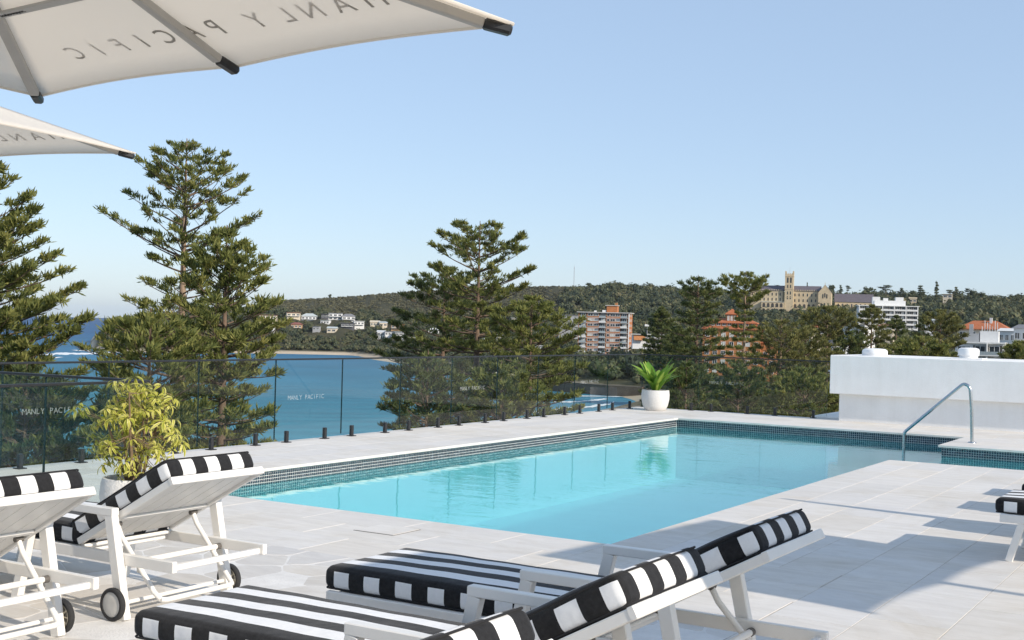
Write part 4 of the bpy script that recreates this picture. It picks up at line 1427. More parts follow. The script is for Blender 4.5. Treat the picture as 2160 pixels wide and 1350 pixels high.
# ------------------------------------------------------------------ Norfolk pines
def pine(label, x, y, ztop, zlow, prof, seed, dens=1.0, mat='needles', whorl=.60, nb=6, a_top=.75, a_low=-.04, b_=.20, s0=.30,
         group='Norfolk pines around the hotel', blade=1.0, bark='bark', name='norfolk_pine', foot=None, bend=0.0, copy=False):
    r = np.random.RandomState(seed)
    gz = ground_xy(x, y) if foot is None else foot
    t = thing(name, label, 'pine tree', (x, y, gz), 0, group)
    Ht, Lo = ztop - gz, zlow - gz
    px = np.array([0] + [q[0] for q in prof]); pr = np.array([.12] + [q[1] for q in prof])
    tr = lambda z: max(.02, min(.42, .03 + .021 * (Ht - z)))
    cx = lambda z: bend * math.sin((Ht - z) * .25)
    mb = MB()
    zs = [-.5, Ht * .3, Ht * .6, Ht - 8, Ht - 5, Ht - 2.5, Ht - 1, Ht + .25]
    zs = sorted(set(z for z in zs if z >= -.5))
    mb.tube([(cx(z) if z > 1 else 0, 0, z) for z in zs], [tr(z) * .85 for z in zs], 9)
    mb.build('trunk', M[bark], t, True)
    LV, LF = [], []           # limbs
    BV, BT = [], []           # blades
    nl = 0
    dep = .15
    while dep < Ht - Lo:
        Rw = np.interp(dep, px, pr)
        f = min(1, dep / 6.5)
        n = max(4, int(round(nb + r.uniform(-1, 1))))
        a0 = r.uniform(0, 6.28)
        for k in range(n):
            Rb = Rw * (r.uniform(.80, 1.06) if r.uniform() < .8 else r.uniform(.5, .85))
            if Rb < .12:
                continue
            sl = a_top + (a_low - a_top) * f ** .6 + r.uniform(-.09, .09)
            bb = b_ * r.uniform(.6, 1.4)
            az = a0 + 6.2832 * k / n + r.uniform(-.22, .22)
            od = np.array([math.cos(az), math.sin(az), 0]); sd = np.array([-od[1], od[0], 0])
            zo = Ht - dep - Rb * (sl + bb) * .9
            if zo < Lo - 1.5:
                continue
            cxz = cx(zo)
            def pt(s):
                s = np.asarray(s)[..., None]
                return np.array([cxz, 0, zo]) + od * Rb * s + np.array([0, 0, 1.0]) * Rb * (sl * s + bb * s * s)
            ss = np.linspace(0, 1, 5)
            P = pt(ss)
            wd = np.linspace(.018 + .012 * Rb, .008, 5)
            o = len(LV)
            up = np.array([0, 0, 1.0])
            for q in range(5):
                LV += [P[q] + sd * wd[q], P[q] + up * wd[q], P[q] - sd * wd[q], P[q] - up * wd[q]]
            for q in range(4):
                for e in range(4):
                    LF.append((o + q * 4 + e, o + q * 4 + (e + 1) % 4, o + q * 4 + 4 + (e + 1) % 4, o + q * 4 + 4 + e))
            K = max(3, int(Rb * 5.2 * dens + r.uniform(0, 1.5)))
            s_k = np.sqrt(r.uniform(s0 ** 2, 1.0, K)); s_k[0] = 1.0
            if K > 3: s_k[1] = .93
            lat = r.uniform(-1, 1, K) * np.minimum(.95, .34 * Rb) * (1.15 - s_k) * 1.4
            C = pt(s_k) + sd * lat[:, None] - od * np.abs(lat)[:, None] * .15 + up * (np.abs(lat)[:, None] * .22 + .03)
            base = pt(np.maximum(0, s_k - np.abs(lat) / max(Rb, .3) * .8 - .03))
            for q in range(K):
                o = len(LV)
                LV += [base[q] + up * .011, base[q] - up * .011, C[q] - up * .006, C[q] + up * .006]
                LF.append((o, o + 1, o + 2, o + 3))
            m = 18
            ax = (od * r.uniform(.1, .7, (K, 1)) + sd * (np.sign(lat) * r.uniform(0, .5, K))[:, None] + up * r.uniform(.45, .95, (K, 1)))
            cl = np.repeat(C, m, 0) + r.normal(size=(K * m, 3)) * np.array([.07, .07, .03])
            cl = cl - od * (np.abs(r.normal(size=(K * m, 1))) * .13)
            dirs = np.repeat(ax, m, 0) + r.normal(size=(K * m, 3)) * .40
            dirs /= np.linalg.norm(dirs, axis=1)[:, None]
            ln = (.17 + .20 * r.uniform(size=(K * m, 1))) * blade * (1.1 if Rb > 1 else .85)
            w_ = np.cross(dirs, r.normal(size=(K * m, 3))); w_ /= np.linalg.norm(w_, axis=1)[:, None]
            w_ *= .036 * blade
            BV.append(np.stack([cl - dirs * ln * .2, cl + dirs * ln * .5 + w_, cl + dirs * ln, cl + dirs * ln * .5 - w_], 1))
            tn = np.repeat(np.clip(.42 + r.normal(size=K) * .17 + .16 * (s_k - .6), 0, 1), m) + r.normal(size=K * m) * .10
            BT.append(tn)
        dep += whorl * r.uniform(.8, 1.25) * (.55 if dep < 1.2 else 1)
    BV = np.concatenate(BV).reshape(-1, 3)
    BT = np.clip(np.repeat(np.concatenate(BT), 4), 0, 1)
    link('limbs', None) if False else None
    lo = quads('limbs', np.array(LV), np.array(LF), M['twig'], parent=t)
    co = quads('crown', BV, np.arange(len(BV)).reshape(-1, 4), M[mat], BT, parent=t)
    return t

def air():
    """the sea air over the whole bay"""
    m, t, b = newmat('haze')
    t.nodes.remove(b)
    v = N(t, 'ShaderNodeVolumePrincipled')
    v.inputs['Color'].default_value = (0.80, 0.88, 1.0, 1)
    v.inputs['Density'].default_value = 0.00003
    v.inputs['Anisotropy'].default_value = 0.2
    L(t, v.outputs[0], t.nodes['Material Output'].inputs['Volume'])
    mb = MB()
    mb.box((0, 0, 32), (24000, 24000, 130))
    o = mb.build('haze', m)
    tag(o, kind='stuff')
air()

PG = 'Norfolk pines around the hotel'
# tall trees on the sea side
pine('dense dark pine cut off by the left picture edge above the glass', -43.38, 30.45, 8.35, -8, [(1.8, 2.1), (2.7, 2.9), (5, 3.8), (5.6, 4.6), (7.1, 4.4), (8.3, 4.8), (12, 5.0), (18, 4)], 101, 1.25, 'needles', .56, 6, .75, .12)
pine('tallest pine with an open crown of spaced tiers round a long pale trunk', -44.78, 42.88, 10.12, -10, [(.3, 1.6), (1.0, 2.4), (1.8, 3.2), (2.6, 3.7), (3.4, 3.9), (4.0, 4.5), (4.5, 2.6), (5.8, 2.2), (7.5, 2.8), (8.5, 4.2), (9.6, 4.6), (13, 4.4), (18, 3)], 102, .80, 'needles', .95, 7, .62, .20, .14, .40, blade=.88, bark='bark_pale')
pine('dense bushy pine standing close in front of the tallest one', -35.67, 36.45, 5.21, -9, [(.5, .9), (1.1, 1.5), (1.8, 2.0), (3.0, 2.5), (4.0, 2.5), (5.2, 2.2), (7, 2.4), (9, 2.2), (12, 1.8)], 103, .85, 'needles', .72, 7)
pine('low spreading pine with its top just under the sea horizon', -33.22, 30.35, 1.78, -8, [(.5, 1.4), (1.2, 2.1), (2.2, 2.2), (5, 2.2), (9, 1.8)], 104, .8, 'needles', .5, a_top=.5)
pine('broad tiered pine in the middle of the view with a flat top', -42.41, 65.47, 8.02, -12, [(.15, 2.0), (.5, 2.1), (.9, 3.2), (1.4, 3.5), (2.4, 4.4), (3.3, 3.4), (5.0, 3.4), (6.8, 4.1), (8.5, 4.2), (12, 3.9), (17, 3)], 105, 1.05, 'needles', 1.15, 8, .42, .02, .16, blade=.9)
pine('rounded pine partly hidden behind the left of the flat topped one', -48.13, 70.06, 5.53, -12, [(.4, 2.0), (1.6, 3.0), (3.7, 4.0), (5.4, 5.2), (7.5, 4.8), (11, 4.2), (16, 3)], 106, .9, 'needles_dark', .95, 7, .5)
pine('lower spreading pine right of the middle, reaching the brick tower block', -37.00, 62.93, 3.47, -12, [(.4, 1.2), (.9, 2.2), (1.7, 3.3), (3, 3.1), (6, 3.4), (10, 3)], 107, .9, 'needles', .85, 7, .42)
pine('narrow dark shaggy pine between the brick tower and the orange hotel', -38.83, 92.15, 5.94, -12, [(.5, 1.7), (1.7, 2.1), (2.6, 1.5), (3.6, 1.8), (4.5, 2.9), (5.9, 2.3), (8, 2.6), (12, 2.6), (16, 2)], 108, .9, 'needles_dark', .7, 6, .4)
pine('flat headed pine on a bare trunk in front of the sandstone college', -49.53, 130.94, 8.25, -14, [(.6, 2.7), (1.4, 3.2), (2.4, 3.0), (3.2, 1.3), (3.9, 1.0), (6, 1.3), (8.7, 2.1), (12, 2.3), (17, 2)], 109, .6, 'needles', .72, 6, .5, blade=1.3, bark='bark_pale')
pine('yellowish rounded pine beside the orange hotel', -32.69, 94.51, 2.71, -14, [(.5, 1.7), (1.1, 2.2), (1.7, 2.5), (3, 2.5), (6, 2.7), (10, 2.5)], 110, .7, 'needles_olive', .6, 6, .7, bark='bark_pale')
pine('umbrella shaped pine on a tall pale trunk left of the white wall', -35.22, 114.72, 4.25, -14, [(.4, 2.0), (1.0, 2.9), (1.6, 3.2), (2.2, 1.8), (3.2, .8), (5, 2.2), (8, 2.5), (12, 2.3)], 111, .65, 'needles_olive', .62, 6, .55, blade=1.2, bark='bark_pale')
pine('slender pine in front of the left half of the white flats', -43.17, 159.25, 5.49, -16, [(.9, 1.3), (2.7, 2.2), (5.8, 2.8), (9, 3.0), (13, 2.8)], 112, .5, 'needles_olive', .8, 6, .5, blade=1.5)
pine('small pointed pine before the middle of the white flats', -46.36, 184.26, 4.54, -16, [(1, 1.2), (3, 2.2), (6, 3.0), (10, 3.2)], 113, .6, 'needles_dark', .8, 6, .5, blade=1.6)
pine('wide pine right of the white flats', -31.91, 146.57, 4.76, -16, [(.6, 1.7), (2, 3.2), (4.3, 3.7), (6, 4.0), (9, 4.0), (13, 3.5)], 114, .7, 'needles_olive', .8, 6, .5, blade=1.4)
pine('low broad pine showing over the middle of the white wall', -25.14, 109.14, 1.65, -12, [(.3, 1.6), (1.2, 3.3), (2, 4.1), (4, 4.2), (8, 3.5)], 115, .75, 'needles', .6, 6, .4, blade=1.2)
pine('dull green pine left of the wide dome vent', -38.28, 132.59, 2.03, -14, [(.6, 1.4), (1.5, 2.2), (3, 2.6), (6, 2.8), (10, 2.5)], 116, .9, 'needles_dark', .7, blade=1.3)
pine('small pine at the right picture edge behind the white wall', -20.20, 126.40, 1.43, -12, [(.5, 1.2), (1.6, 2.2), (3, 2.6), (7, 2.6)], 117, .95, 'needles', .65, blade=1.3)
pine('grey green pine behind the trees right of the brick tower', -103.53, 227.55, 6.02, -20, [(1, 1.2), (2.5, 2.4), (6.5, 4.0), (10, 4.6), (15, 4)], 118, .75, 'needles_dark', 1.0, blade=2.0)
pine('grey green pine close left of the shaggy dark one', -94.34, 215.23, 2.29, -20, [(1, 1.5), (3, 3.0), (6, 4.0), (10, 4)], 119, .75, 'needles_dark', 1.0, blade=2.0)
pine('brownish pine between the yellowish and the umbrella shaped ones', -32.44, 99.86, 2.26, -13, [(.6, 1.3), (1.6, 2.0), (3, 2.4), (6, 2.6), (10, 2.2)], 120, .85, 'needles_olive', .65, blade=1.1)
pine('bushy pine below the orange hotel, behind the glass', -32.87, 85.93, -0.70, -14, [(.5, 1.6), (1.4, 2.6), (3, 3.0), (7, 2.6)], 122, .9, 'needles_dark', .6)
pine('bushy pine behind the last glass panel by the white wall', -26.57, 81.79, -0.65, -14, [(.5, 1.6), (1.4, 2.6), (3, 3.0), (7, 2.6)], 123, .9, 'needles', .6)
pine('bushy pine behind the glass under the narrow shaggy pine', -33.20, 77.16, -0.43, -14, [(.5, 1.2), (1.4, 2.0), (3, 2.4), (7, 2.2)], 124, .9, 'needles_dark', .6)
pine('broad pine behind the glass under the flat topped pine', -34.75, 56.11, -0.42, -12, [(.5, 1.6), (1.4, 2.4), (2.6, 2.6), (6, 2.2)], 125, .95, 'needles', .55)
pine('dark pine behind the glass, its boughs reaching out over the sea', -36.86, 52.32, 0.13, -12, [(.5, 1.2), (1.6, 2.4), (2.6, 2.8), (3.4, 1.7), (5, 2.5), (8, 1.8)], 126, .85, 'needles_dark', .62)
pine('pine behind the left glass below the tallest tree', -37.12, 33.49, -0.71, -9, [(.5, 1.2), (1.4, 2.0), (3, 2.2), (6, 2)], 127, .95, 'needles_dark', .55)
pine('pine behind the glass at the far left of the deck', -38.15, 29.12, -0.28, -9, [(.5, 1.4), (1.4, 2.4), (3, 2.6), (6, 2)], 128, .95, 'needles_dark', .55)

# ------------------------------------------------------------------ buildings
def house(name, label, cat, b, d, zb, turn, group=None):
    s, c = brg(b)
    o = thing(name, label, cat, (s * d, c * d, zb), -R(b) + R(turn), group)
    return o

_wm = {}
def window(par, x, y, z, w_, h, pane='pane', frame='frame_white', ft=.10, face='front', n=2):
    """framed window with recessed panes; x is its middle, z its sill, y the wall plane"""
    key = (round(w_, 2), round(h, 2), pane, frame, ft, n)
    if key not in _wm:
        mb = MB()
        mb.box((0, -.04, h / 2), (w_ - .02, .04, h - .02), 1)
        mb.box((0, -.07, ft / 2), (w_, .14, ft), 0); mb.box((0, -.07, h - ft / 2), (w_, .14, ft), 0)
        for k in range(n + 1):
            mb.box((-w_ / 2 + ft / 2 + (w_ - ft) * k / n, -.075, h / 2), (ft, .13, h - 2 * ft), 0)
        _wm[key] = mb.mesh('window', [M[frame], M[pane]])
    o = link('window', _wm[key], par, (x, y, z))
    if face == 'right':
        o.rotation_euler = (0, 0, R(90))
    elif face == 'left':
        o.rotation_euler = (0, 0, R(-90))
    return o

def hip(mb, x0, x1, y0, y1, z, h, ov=.6, ridge=.5, mi=0):
    """hipped roof over a rectangle; ridge is the share of the length kept as ridge"""
    x0 -= ov; x1 += ov; y0 -= ov; y1 += ov
    m = (x1 - x0) * ridge / 2; cx, cy = (x0 + x1) / 2, (y0 + y1) / 2
    vs = [(x0, y0, z), (x1, y0, z), (x1, y1, z), (x0, y1, z), (cx - m, cy, z + h), (cx + m, cy, z + h),
          (x0, y0, z - .25), (x1, y0, z - .25), (x1, y1, z - .25), (x0, y1, z - .25)]
    mb.add(vs, [(0, 1, 5, 4), (1, 2, 5), (2, 3, 4, 5), (3, 0, 4), (6, 7, 1, 0), (7, 8, 2, 1), (8, 9, 3, 2), (9, 6, 0, 3), (9, 8, 7, 6)], mi)

def gable(mb, x0, x1, y0, y1, z, h, ov=.5, mi=0):
    """gabled roof with its ridge along x"""
    x0 -= ov; x1 += ov; y0 -= ov; y1 += ov
    cy = (y0 + y1) / 2
    vs = [(x0, y0, z), (x1, y0, z), (x1, y1, z), (x0, y1, z), (x0, cy, z + h), (x1, cy, z + h)]
    mb.add(vs, [(0, 1, 5, 4), (2, 3, 4, 5), (1, 2, 5), (3, 0, 4), (3, 2, 1, 0)], mi)

def boxp(name, par, c, d, mat):
    mb = MB(); mb.box(c, d); return mb.build(name, M[mat], par)

# brick tower block
D = 700
zr = 10.27
FH = 2.84
zb = zr - 10 * FH
t = house('apartment_tower', 'orange brick apartment tower with white framed windows and stacked balconies', 'apartment block', -27.13, D, zb, -10)
KEEP.append((t.location.x, t.location.y, 17))
W0 = -14.3
boxp('brick_wall', t, (0, 7.2, 5 * FH), (28.6, 14.4, 10 * FH), 'brick')
boxp('roof_slab', t, (0, 7.0, 10 * FH + .2), (30.4, 16.0, .4), 'concrete')
boxp('downpipe', t, (14.5, -.05, 5 * FH), (.5, .5, 10 * FH), 'frame_white')
rr = random.Random(3)
for f in range(10):
    z = f * FH
    boxp('floor_band', t, (0, -.02, z + .1), (28.7, .2, .26), 'concrete')
    for x0, x1 in ((.7, 4.7), (12.0, 15.8), (24.2, 28.0)):
        cx = W0 + (x0 + x1) / 2
        boxp('painted_recess', t, (cx, -.03, z + 1.5), (x1 - x0, .12, 2.3), 'painted_shade')  # dark panel on the flat wall, the balcony's shade painted in its colour
        wd = rr.choice(('pane', 'curtain', 'pane'))
        window(t, cx + .2, -.08, z + .5, 2.4, 2.0, wd, n=2)
        bb = boxp('balcony', t, (cx, -.7, z + .12), (x1 - x0 + .1, 1.4, .2), 'concrete')
        boxp('balcony_rail', t, (cx, -1.36, z + .72), (x1 - x0, .06, .95), rr.choice(('balcony_glass', 'balcony_glass', 'balcony_glass', 'frame_white')))
    for x0, x1, n in ((5.4, 8.3, 2), (8.6, 11.5, 3), (16.3, 17.9, 1), (18.3, 21.0, 2), (21.2, 23.7, 2)):
        window(t, W0 + (x0 + x1) / 2, 0, z + .95, x1 - x0, 1.55, rr.choice(('pane', 'pane', 'curtain')), n=n, ft=.16)
    window(t, 14.3, 4.0, z + 1.0, 2.2, 1.4, 'pane', face='right', n=2)
    window(t, 14.3, 9.0, z + 1.0, 2.2, 1.4, 'pane', face='right', n=2)
p = boxp('penthouse', t, (4.2, 6, 10 * FH + 2.3), (6.0, 5.0, 3.8), 'brick')
boxp('cap_slab', p, (4.0, 6, 10 * FH + 4.3), (7.4, 6.0, .3), 'concrete')
boxp('chimney', t, (6.4, 5, 10 * FH + 5.1), (1.3, 1.3, 1.5), 'brick_orange')
boxp('roof_box', t, (-.3, 5, 10 * FH + 1.0), (2.2, 2.2, 1.3), 'wall_white')
boxp('roof_box', t, (-5.6, 5, 10 * FH + .8), (1.2, 1.2, 1.0), 'wall_white')
# low buildings beside it
t = house('low_building', 'low grey building beside the brick tower, left of it', 'building', -28.71, 740, 1.73, 0)
boxp('wall', t, (0, 4, 0), (12, 8, 14), 'wall_grey'); boxp('roof', t, (0, 4, 7.15), (12.8, 8.8, .3), 'roof_grey')
for k in range(3): window(t, -3.8 + 3.8 * k, 0, 3.8, 2.4, 1.5)
t = house('low_building', 'low pavilion with a long pale roof line right of the brick tower', 'building', -25.09, 640, -4.97, 4)
KEEP.append((t.location.x, t.location.y, 14))
boxp('wall', t, (0, 5, 0), (15, 9, 7), 'wall_white'); boxp('roof', t, (0, 4.5, 4.0), (17, 11, .35), 'concrete')
mb = MB(); mb.add([(-7, -1.6, 1.0), (-1, -1.6, 1.0), (-1, -.02, 3.4), (-7, -.02, 3.4), (-7, -1.5, .9), (-1, -1.5, .9)], [(0, 1, 2, 3), (1, 0, 4, 5)]); mb.build('awning', M['brick_orange'], t)
for k in range(3): window(t, 1.5 + 2.4 * k, 0, .4, 1.8, 1.9)
t = house('floodlight_mast', 'pale floodlight mast right of the brick tower', 'light mast', -25.11, 610, -4.67, 0)
mb = MB(); mb.tube([(0, 0, -6), (0, 0, 8.2)], [.22, .14], 8); mb.build('pole', M['mast_grey'], t)
boxp('lamp_bank', t, (-.2, 0, 8.3), (2.0, .5, 1.0), 'frame_white')

# orange hotel with a cupola
D = 430
zl = 2.57
t = house('brick_hotel', 'orange brick hotel with tiled roofs and a square cupola', 'hotel', -21.29, D, zl - 16, -6)
KEEP.append((t.location.x, t.location.y, 16))
boxp('brick_wall', t, (0, 6, 8), (19.5, 12, 16), 'brick_orange')
mb = MB(); hip(mb, -9.75, 9.75, 0, 12, 16.1, 1.6, .7, .72); mb.build('roof', M['roof_orange'], t)
a = boxp('attic_storey', t, (0, 6, 17.0), (15.5, 8, 2.4), 'brick_orange')
for k in range(8): window(t, -6.6 + 1.9 * k, 2, 17.05, 1.3, 1.0)
mb = MB(); hip(mb, -7.75, 7.75, 2, 10, 18.2, 1.5, .6, .6); mb.build('roof', M['roof_orange'], t)
boxp('cupola', t, (-.4, 5, 19.2), (3.6, 3.6, 3.8), 'brick_orange')
mb = MB(); hip(mb, -2.2, 1.4, 3.2, 6.8, 21.2, 1.8, .5, 0.02); mb.build('roof', M['roof_orange'], t)
for k in range(3): window(t, -1.5 + 1.1 * k, 3.2, 18.9, .7, 1.7, 'curtain', n=1)
for f in range(5):
    for k in range(7):
        window(t, -8.2 + 2.75 * k, 0, 1.0 + 3.05 * f, 1.5, 1.5, rr.choice(('pane', 'pane', 'curtain')), n=2)
boxp('brick_wall', t, (12.3, 7, 5.0), (5.0, 9, 13), 'brick_orange')
boxp('roof_slab', t, (12.4, 7, 11.6), (5.6, 9.8, .3), 'roof_orange')
for f in range(3):
    for k in range(2): window(t, 11.3 + 2.2 * k, 2.5, 1.0 + 3.0 * f, 1.4, 1.5, n=2)

# sandstone college on the ridge
D = 1000
zb = 16.76
t = house('sandstone_college', 'sandstone college with a tall square tower, arcades and a gabled wing on the ridge', 'college', -18.79, D, zb, -4)
KEEP.append((t.location.x, t.location.y, 42))
S_ = 'sandstone'
boxp('wall', t, (-17.3, 7, 6.2), (25, 12, 24), S_)
boxp('wall', t, (12.6, 8, 6.2), (20, 12, 24), S_)
mb = MB(); gable(mb, -30, -4, 1, 13, 18.2, 4.2); mb.build('roof', M['slate'], t)
mb = MB(); gable(mb, 2, 24, 2, 14, 18.2, 4.2); mb.build('roof', M['slate'], t)
# gabled end wing
mb = MB()
mb.add([(22.6, -1.5, -6), (32.6, -1.5, -6), (32.6, -1.5, 17.2), (27.6, -1.5, 23.2), (22.6, -1.5, 17.2),
        (22.6, 14, -6), (32.6, 14, -6), (32.6, 14, 17.2), (27.6, 14, 23.2), (22.6, 14, 17.2)],
       [(0, 1, 2, 3, 4), (9, 8, 7, 6, 5), (1, 6, 7, 2), (5, 0, 4, 9)])
mb.build('gable_wing', M[S_], t)
mb = MB(); mb.add([(22.3, -1.2, 17.0), (27.6, -1.2, 23.4), (32.9, -1.2, 17.0), (22.3, 14, 17.0), (27.6, 14, 23.4), (32.9, 14, 17.0)],
                  [(0, 1, 4, 3), (1, 2, 5, 4)]); mb.build('roof', M['slate'], t)
boxp('cross', t, (27.6, -1.5, 24.0), (.35, .35, 1.8), S_)
tw = boxp('tower', t, (0.2, 2.0, 12.5), (6.6, 6.6, 37.4), S_)
for k in range(3): boxp('string_course', tw, (0.2, 2.0, (13.0, 19.4, 29.6)[k]), (7.0, 7.0, .45), S_)
for sx in (-1, 1):
    for sy in (-1, 1):
        boxp('pinnacle', tw, (0.2 + sx * 2.9, 2.0 + sy * 2.9, 32.2), (.8, .8, 3.0), S_)
for k in range(4): boxp('merlon', tw, (-1.9 + 1.4 * k, -1.0, 31.6), (.7, .5, .9), S_)
mb = MB(); mb.tube([(.2, 2, 31), (.2, 2, 37)], .09, 6); mb.build('flagpole', M['mast_grey'], tw)
_am = {}
def arch(par, x, y, z, w_, h, mat='painted_shade'):  # default fill is a dark panel painting the shade behind an open arch
    k_ = (w_, h, mat)
    if k_ not in _am:
        mb = MB()
        def ring(rw, hh):
            q = [(-rw, 0), (rw, 0)] + [(rw * math.cos(R(a)), hh - rw + rw * 1.15 * math.sin(R(a))) for a in range(0, 181, 30)]
            return q
        q = ring(w_ / 2, h)
        n = len(q)
        mb.add([(a, -.05, b) for a, b in q] + [(a, .1, b) for a, b in q], [tuple(range(n))] + [(i, n + i, n + (i + 1) % n, (i + 1) % n) for i in range(n)], 1)
        q2 = ring(w_ / 2 + .22, h + .22)
        mb.add([(a, -.04, b) for a, b in q2] + [(a, .1, b) for a, b in q2], [tuple(range(n))] + [(i, n + i, n + (i + 1) % n, (i + 1) % n) for i in range(n)], 0)
        _am[k_] = mb.mesh('arched_window', [M[S_], M[mat]])
    return link('arched_window', _am[k_], par, (x, y, z))
boxp('arcade_wall', t, (-12.2, -.8, 2.4), (17.5, 3.2, 13.2), S_)
boxp('arcade_roof', t, (-12.2, -.8, 9.15), (18.0, 3.8, .3), 'roof_pale')
for f in range(2):
    for k in range(5): arch(t, -18.9 + 3.35 * k, -2.4, .6 + 4.3 * f, 2.2, 3.2)
for k in range(5): arch(t, 4.9 + 3.5 * k, 2.0, 4.6, 2.1, 3.2)
arch(t, 2.3, -1.3, -.2, 2.0, 3.6)
for k in range(8):
    for z in (10.2, 14.2): arch(t, -28.4 + 3.1 * k, 1.0, z, .95, 2.2, 'pane')
for k in range(6):
    for z in (9.6, 14.0): arch(t, 4.6 + 3.2 * k, 2.0, z, .95, 2.2, 'pane')
for z in (11.5, 15.2, 20.4): 
    for x in (-.9, 1.3): arch(t, x, -1.3, z, .9, 2.4, 'pane')
for x in (-1.0, 1.4): arch(t, x, -1.3, 24.4, 1.3, 4.2, 'pane')
for k in range(3): arch(t, 24.9 + 2.7 * k, -1.5, 6.0, 1.1, 3.0, 'pane')
for k in range(3): arch(t, 26.1 + 1.5 * k, -1.5, 12.6 + (.8 if k == 1 else 0), 1.0, 3.4, 'pane')
for k in range(14): boxp('merlon', t, (-29 + 1.75 * k, .95, 18.6), (.8, .5, 1.0), S_)
for k in range(11): boxp('merlon', t, (3.6 + 1.75 * k, 1.95, 18.6), (.8, .5, 1.0), S_)

t = house('chapel', 'sandstone chapel with a long purple grey slate roof right of the college', 'chapel', -15.94, 1010, 21.81, 3)
KEEP.append((t.location.x, t.location.y, 18))
boxp('wall', t, (0, 6, 0), (29, 12, 10.6), S_)
mb = MB(); gable(mb, -14.5, 14.5, 0, 12, 5.4, 6.6, .5); mb.build('roof', M['slate'], t)
for k in range(8): arch(t, -12 + 3.4 * k, 0, .8, 1.0, 3.2, 'pane')

# white flats
D = 750
zt = 18.70
t = house('white_apartment_block', 'long white apartment block with balconies and boxy rooftop towers', 'apartment block', -14.48, D, zt - 19, 7)
KEEP.append((t.location.x, t.location.y, 24))
boxp('wall', t, (0, 6, 9.5), (33, 12, 19), 'wall_white')
boxp('roof_slab', t, (0, 5.6, 19.2), (34.4, 13.6, .4), 'frame_white')
for k in range(6):
    boxp('pier', t, (-16.3 + 6.52 * k, -.6, 9.5), (.5, 1.5, 19), 'frame_white')
for f in range(7):
    z = f * 2.72
    for k in range(5):
        cx = -13.04 + 6.52 * k
        boxp('painted_recess', t, (cx, -.04, z + 1.75), (5.9, .14, 1.75), 'painted_shade')  # no hollow here: a raised panel coloured as balcony shade
        window(t, cx - 1.3, -.1, z + .95, 2.2, 1.5, 'pane', n=2)
        window(t, cx + 1.6, -.1, z + .95, 1.6, 1.5, rr.choice(('pane', 'curtain')), n=1)
        boxp('balcony', t, (cx, -.75, z + .45), (6.0, 1.3, .95), 'frame_white')
    window(t, -16.5, 3.5, z + 1.0, 1.6, 1.4, face='left'); window(t, -16.5, 8.5, z + 1.0, 1.6, 1.4, face='left')
boxp('roof_tower', t, (-6.4, 5, 21.9), (4.2, 4.2, 5.0), 'wall_white')
boxp('roof_tower', t, (6.6, 5, 21.9), (4.4, 4.2, 5.0), 'wall_white')
boxp('roof_house', t, (1.2, 5, 20.9), (17.5, 5.0, 2.9), 'wall_white')
boxp('roof_box', t, (-1.0, 5, 23.0), (2.6, 2.6, 1.6), 'wall_white')

# roof terrace building at the right
D = 320
zt = 0.49
t = house('terrace_building', 'white building with stacked balconies and a rooftop cluster of aerials behind the wall', 'apartment block', -10.67, D, zt - 16, -4)
KEEP.append((t.location.x, t.location.y, 10))
boxp('wall', t, (0, 5, 8), (11.0, 10, 16), 'wall_white')
for f in range(5):
    z = 16 - 3.0 * (f + 1)
    boxp('painted_recess', t, (1.9, -.04, z + 1.4), (6.6, .14, 2.2), 'painted_shade')  # shade behind the balcony, painted as a dark sheet on the wall
    for x in (.2, 3.4): window(t, x, -.1, z + .4, 2.4, 2.0, 'pane', n=2)
    boxp('balcony', t, (1.9, -.8, z + .1), (7.4, 1.6, .25), 'frame_white')
    boxp('balcony_rail', t, (1.9, -1.55, z + .65), (7.2, .06, .8), 'balcony_glass')
    boxp('post', t, (1.8, -.75, z + 1.6), (.3, 1.4, 2.8), 'frame_white')
    window(t, -3.5, -.02, z + 1.3, 2.9, .9, 'pane', n=3)
boxp('roof_slab', t, (0, 4.7, 16.1), (11.6, 10.8, .35), 'frame_white')
boxp('plant_room', t, (-2.0, 5, 17.3), (3.4, 4, 2.1), 'wall_grey')
boxp('plant_room', t, (2.0, 5, 17.6), (4.2, 4, 2.7), 'wall_white')
boxp('flue', t, (-2.3, 5, 19.4), (.9, .9, 2.4), 'wall_grey')
for k in range(7):
    mb = MB(); x = .3 + .58 * k; mb.bar((x, 3.6 + .4 * (k % 3), 18.8), (x, 3.6 + .4 * (k % 3), 20.1 + .5 * ((k * 7) % 4)), .14, .22); mb.build('aerial', M['frame_white'], t)

def simple(label, x0, x1, yt, yb, d, wall, roof, rmat, wins, zt, zb, b, turn=0, cat='house', name='house', depth=9, group='houses on the hillside across the bay', eave=.3):
    w_ = (x1 - x0) / 2616 * d
    h = zt - zb
    t = house(name, label, cat, b, d, zb, turn, group)
    KEEP.append((t.location.x, t.location.y, w_ * .62 + 3))
    rh = min(3.2, w_ * .18) if roof in ('hip', 'gable') else .3
    wh = h - rh
    boxp('wall', t, (0, depth / 2, wh / 2 - 4), (w_, depth, wh + 8), wall)
    mb = MB()
    if roof == 'hip': hip(mb, -w_ / 2, w_ / 2, 0, depth, wh, rh, .6, .45)
    elif roof == 'gable': gable(mb, -w_ / 2, w_ / 2, 0, depth, wh, rh, .5)
    else: mb.box((0, depth / 2 - .3, wh + .15), (w_ + .9, depth + 1.2, .3))
    mb.build('roof', M[rmat], t)
    rows = max(1, int(wh / 3.0))
    for f in range(rows):
        z = wh - 2.7 - 3.0 * f
        for k in range(wins):
            window(t, -w_ / 2 + w_ * (k + .5) / wins, 0, z, w_ / wins * .68, 1.7, 'pane', n=2, ft=.14)
        if f == 0 and w_ > 9:
            boxp('balcony', t, (0, -.9, z - .35), (w_ * .9, 1.7, .3), 'frame_white')
    return t
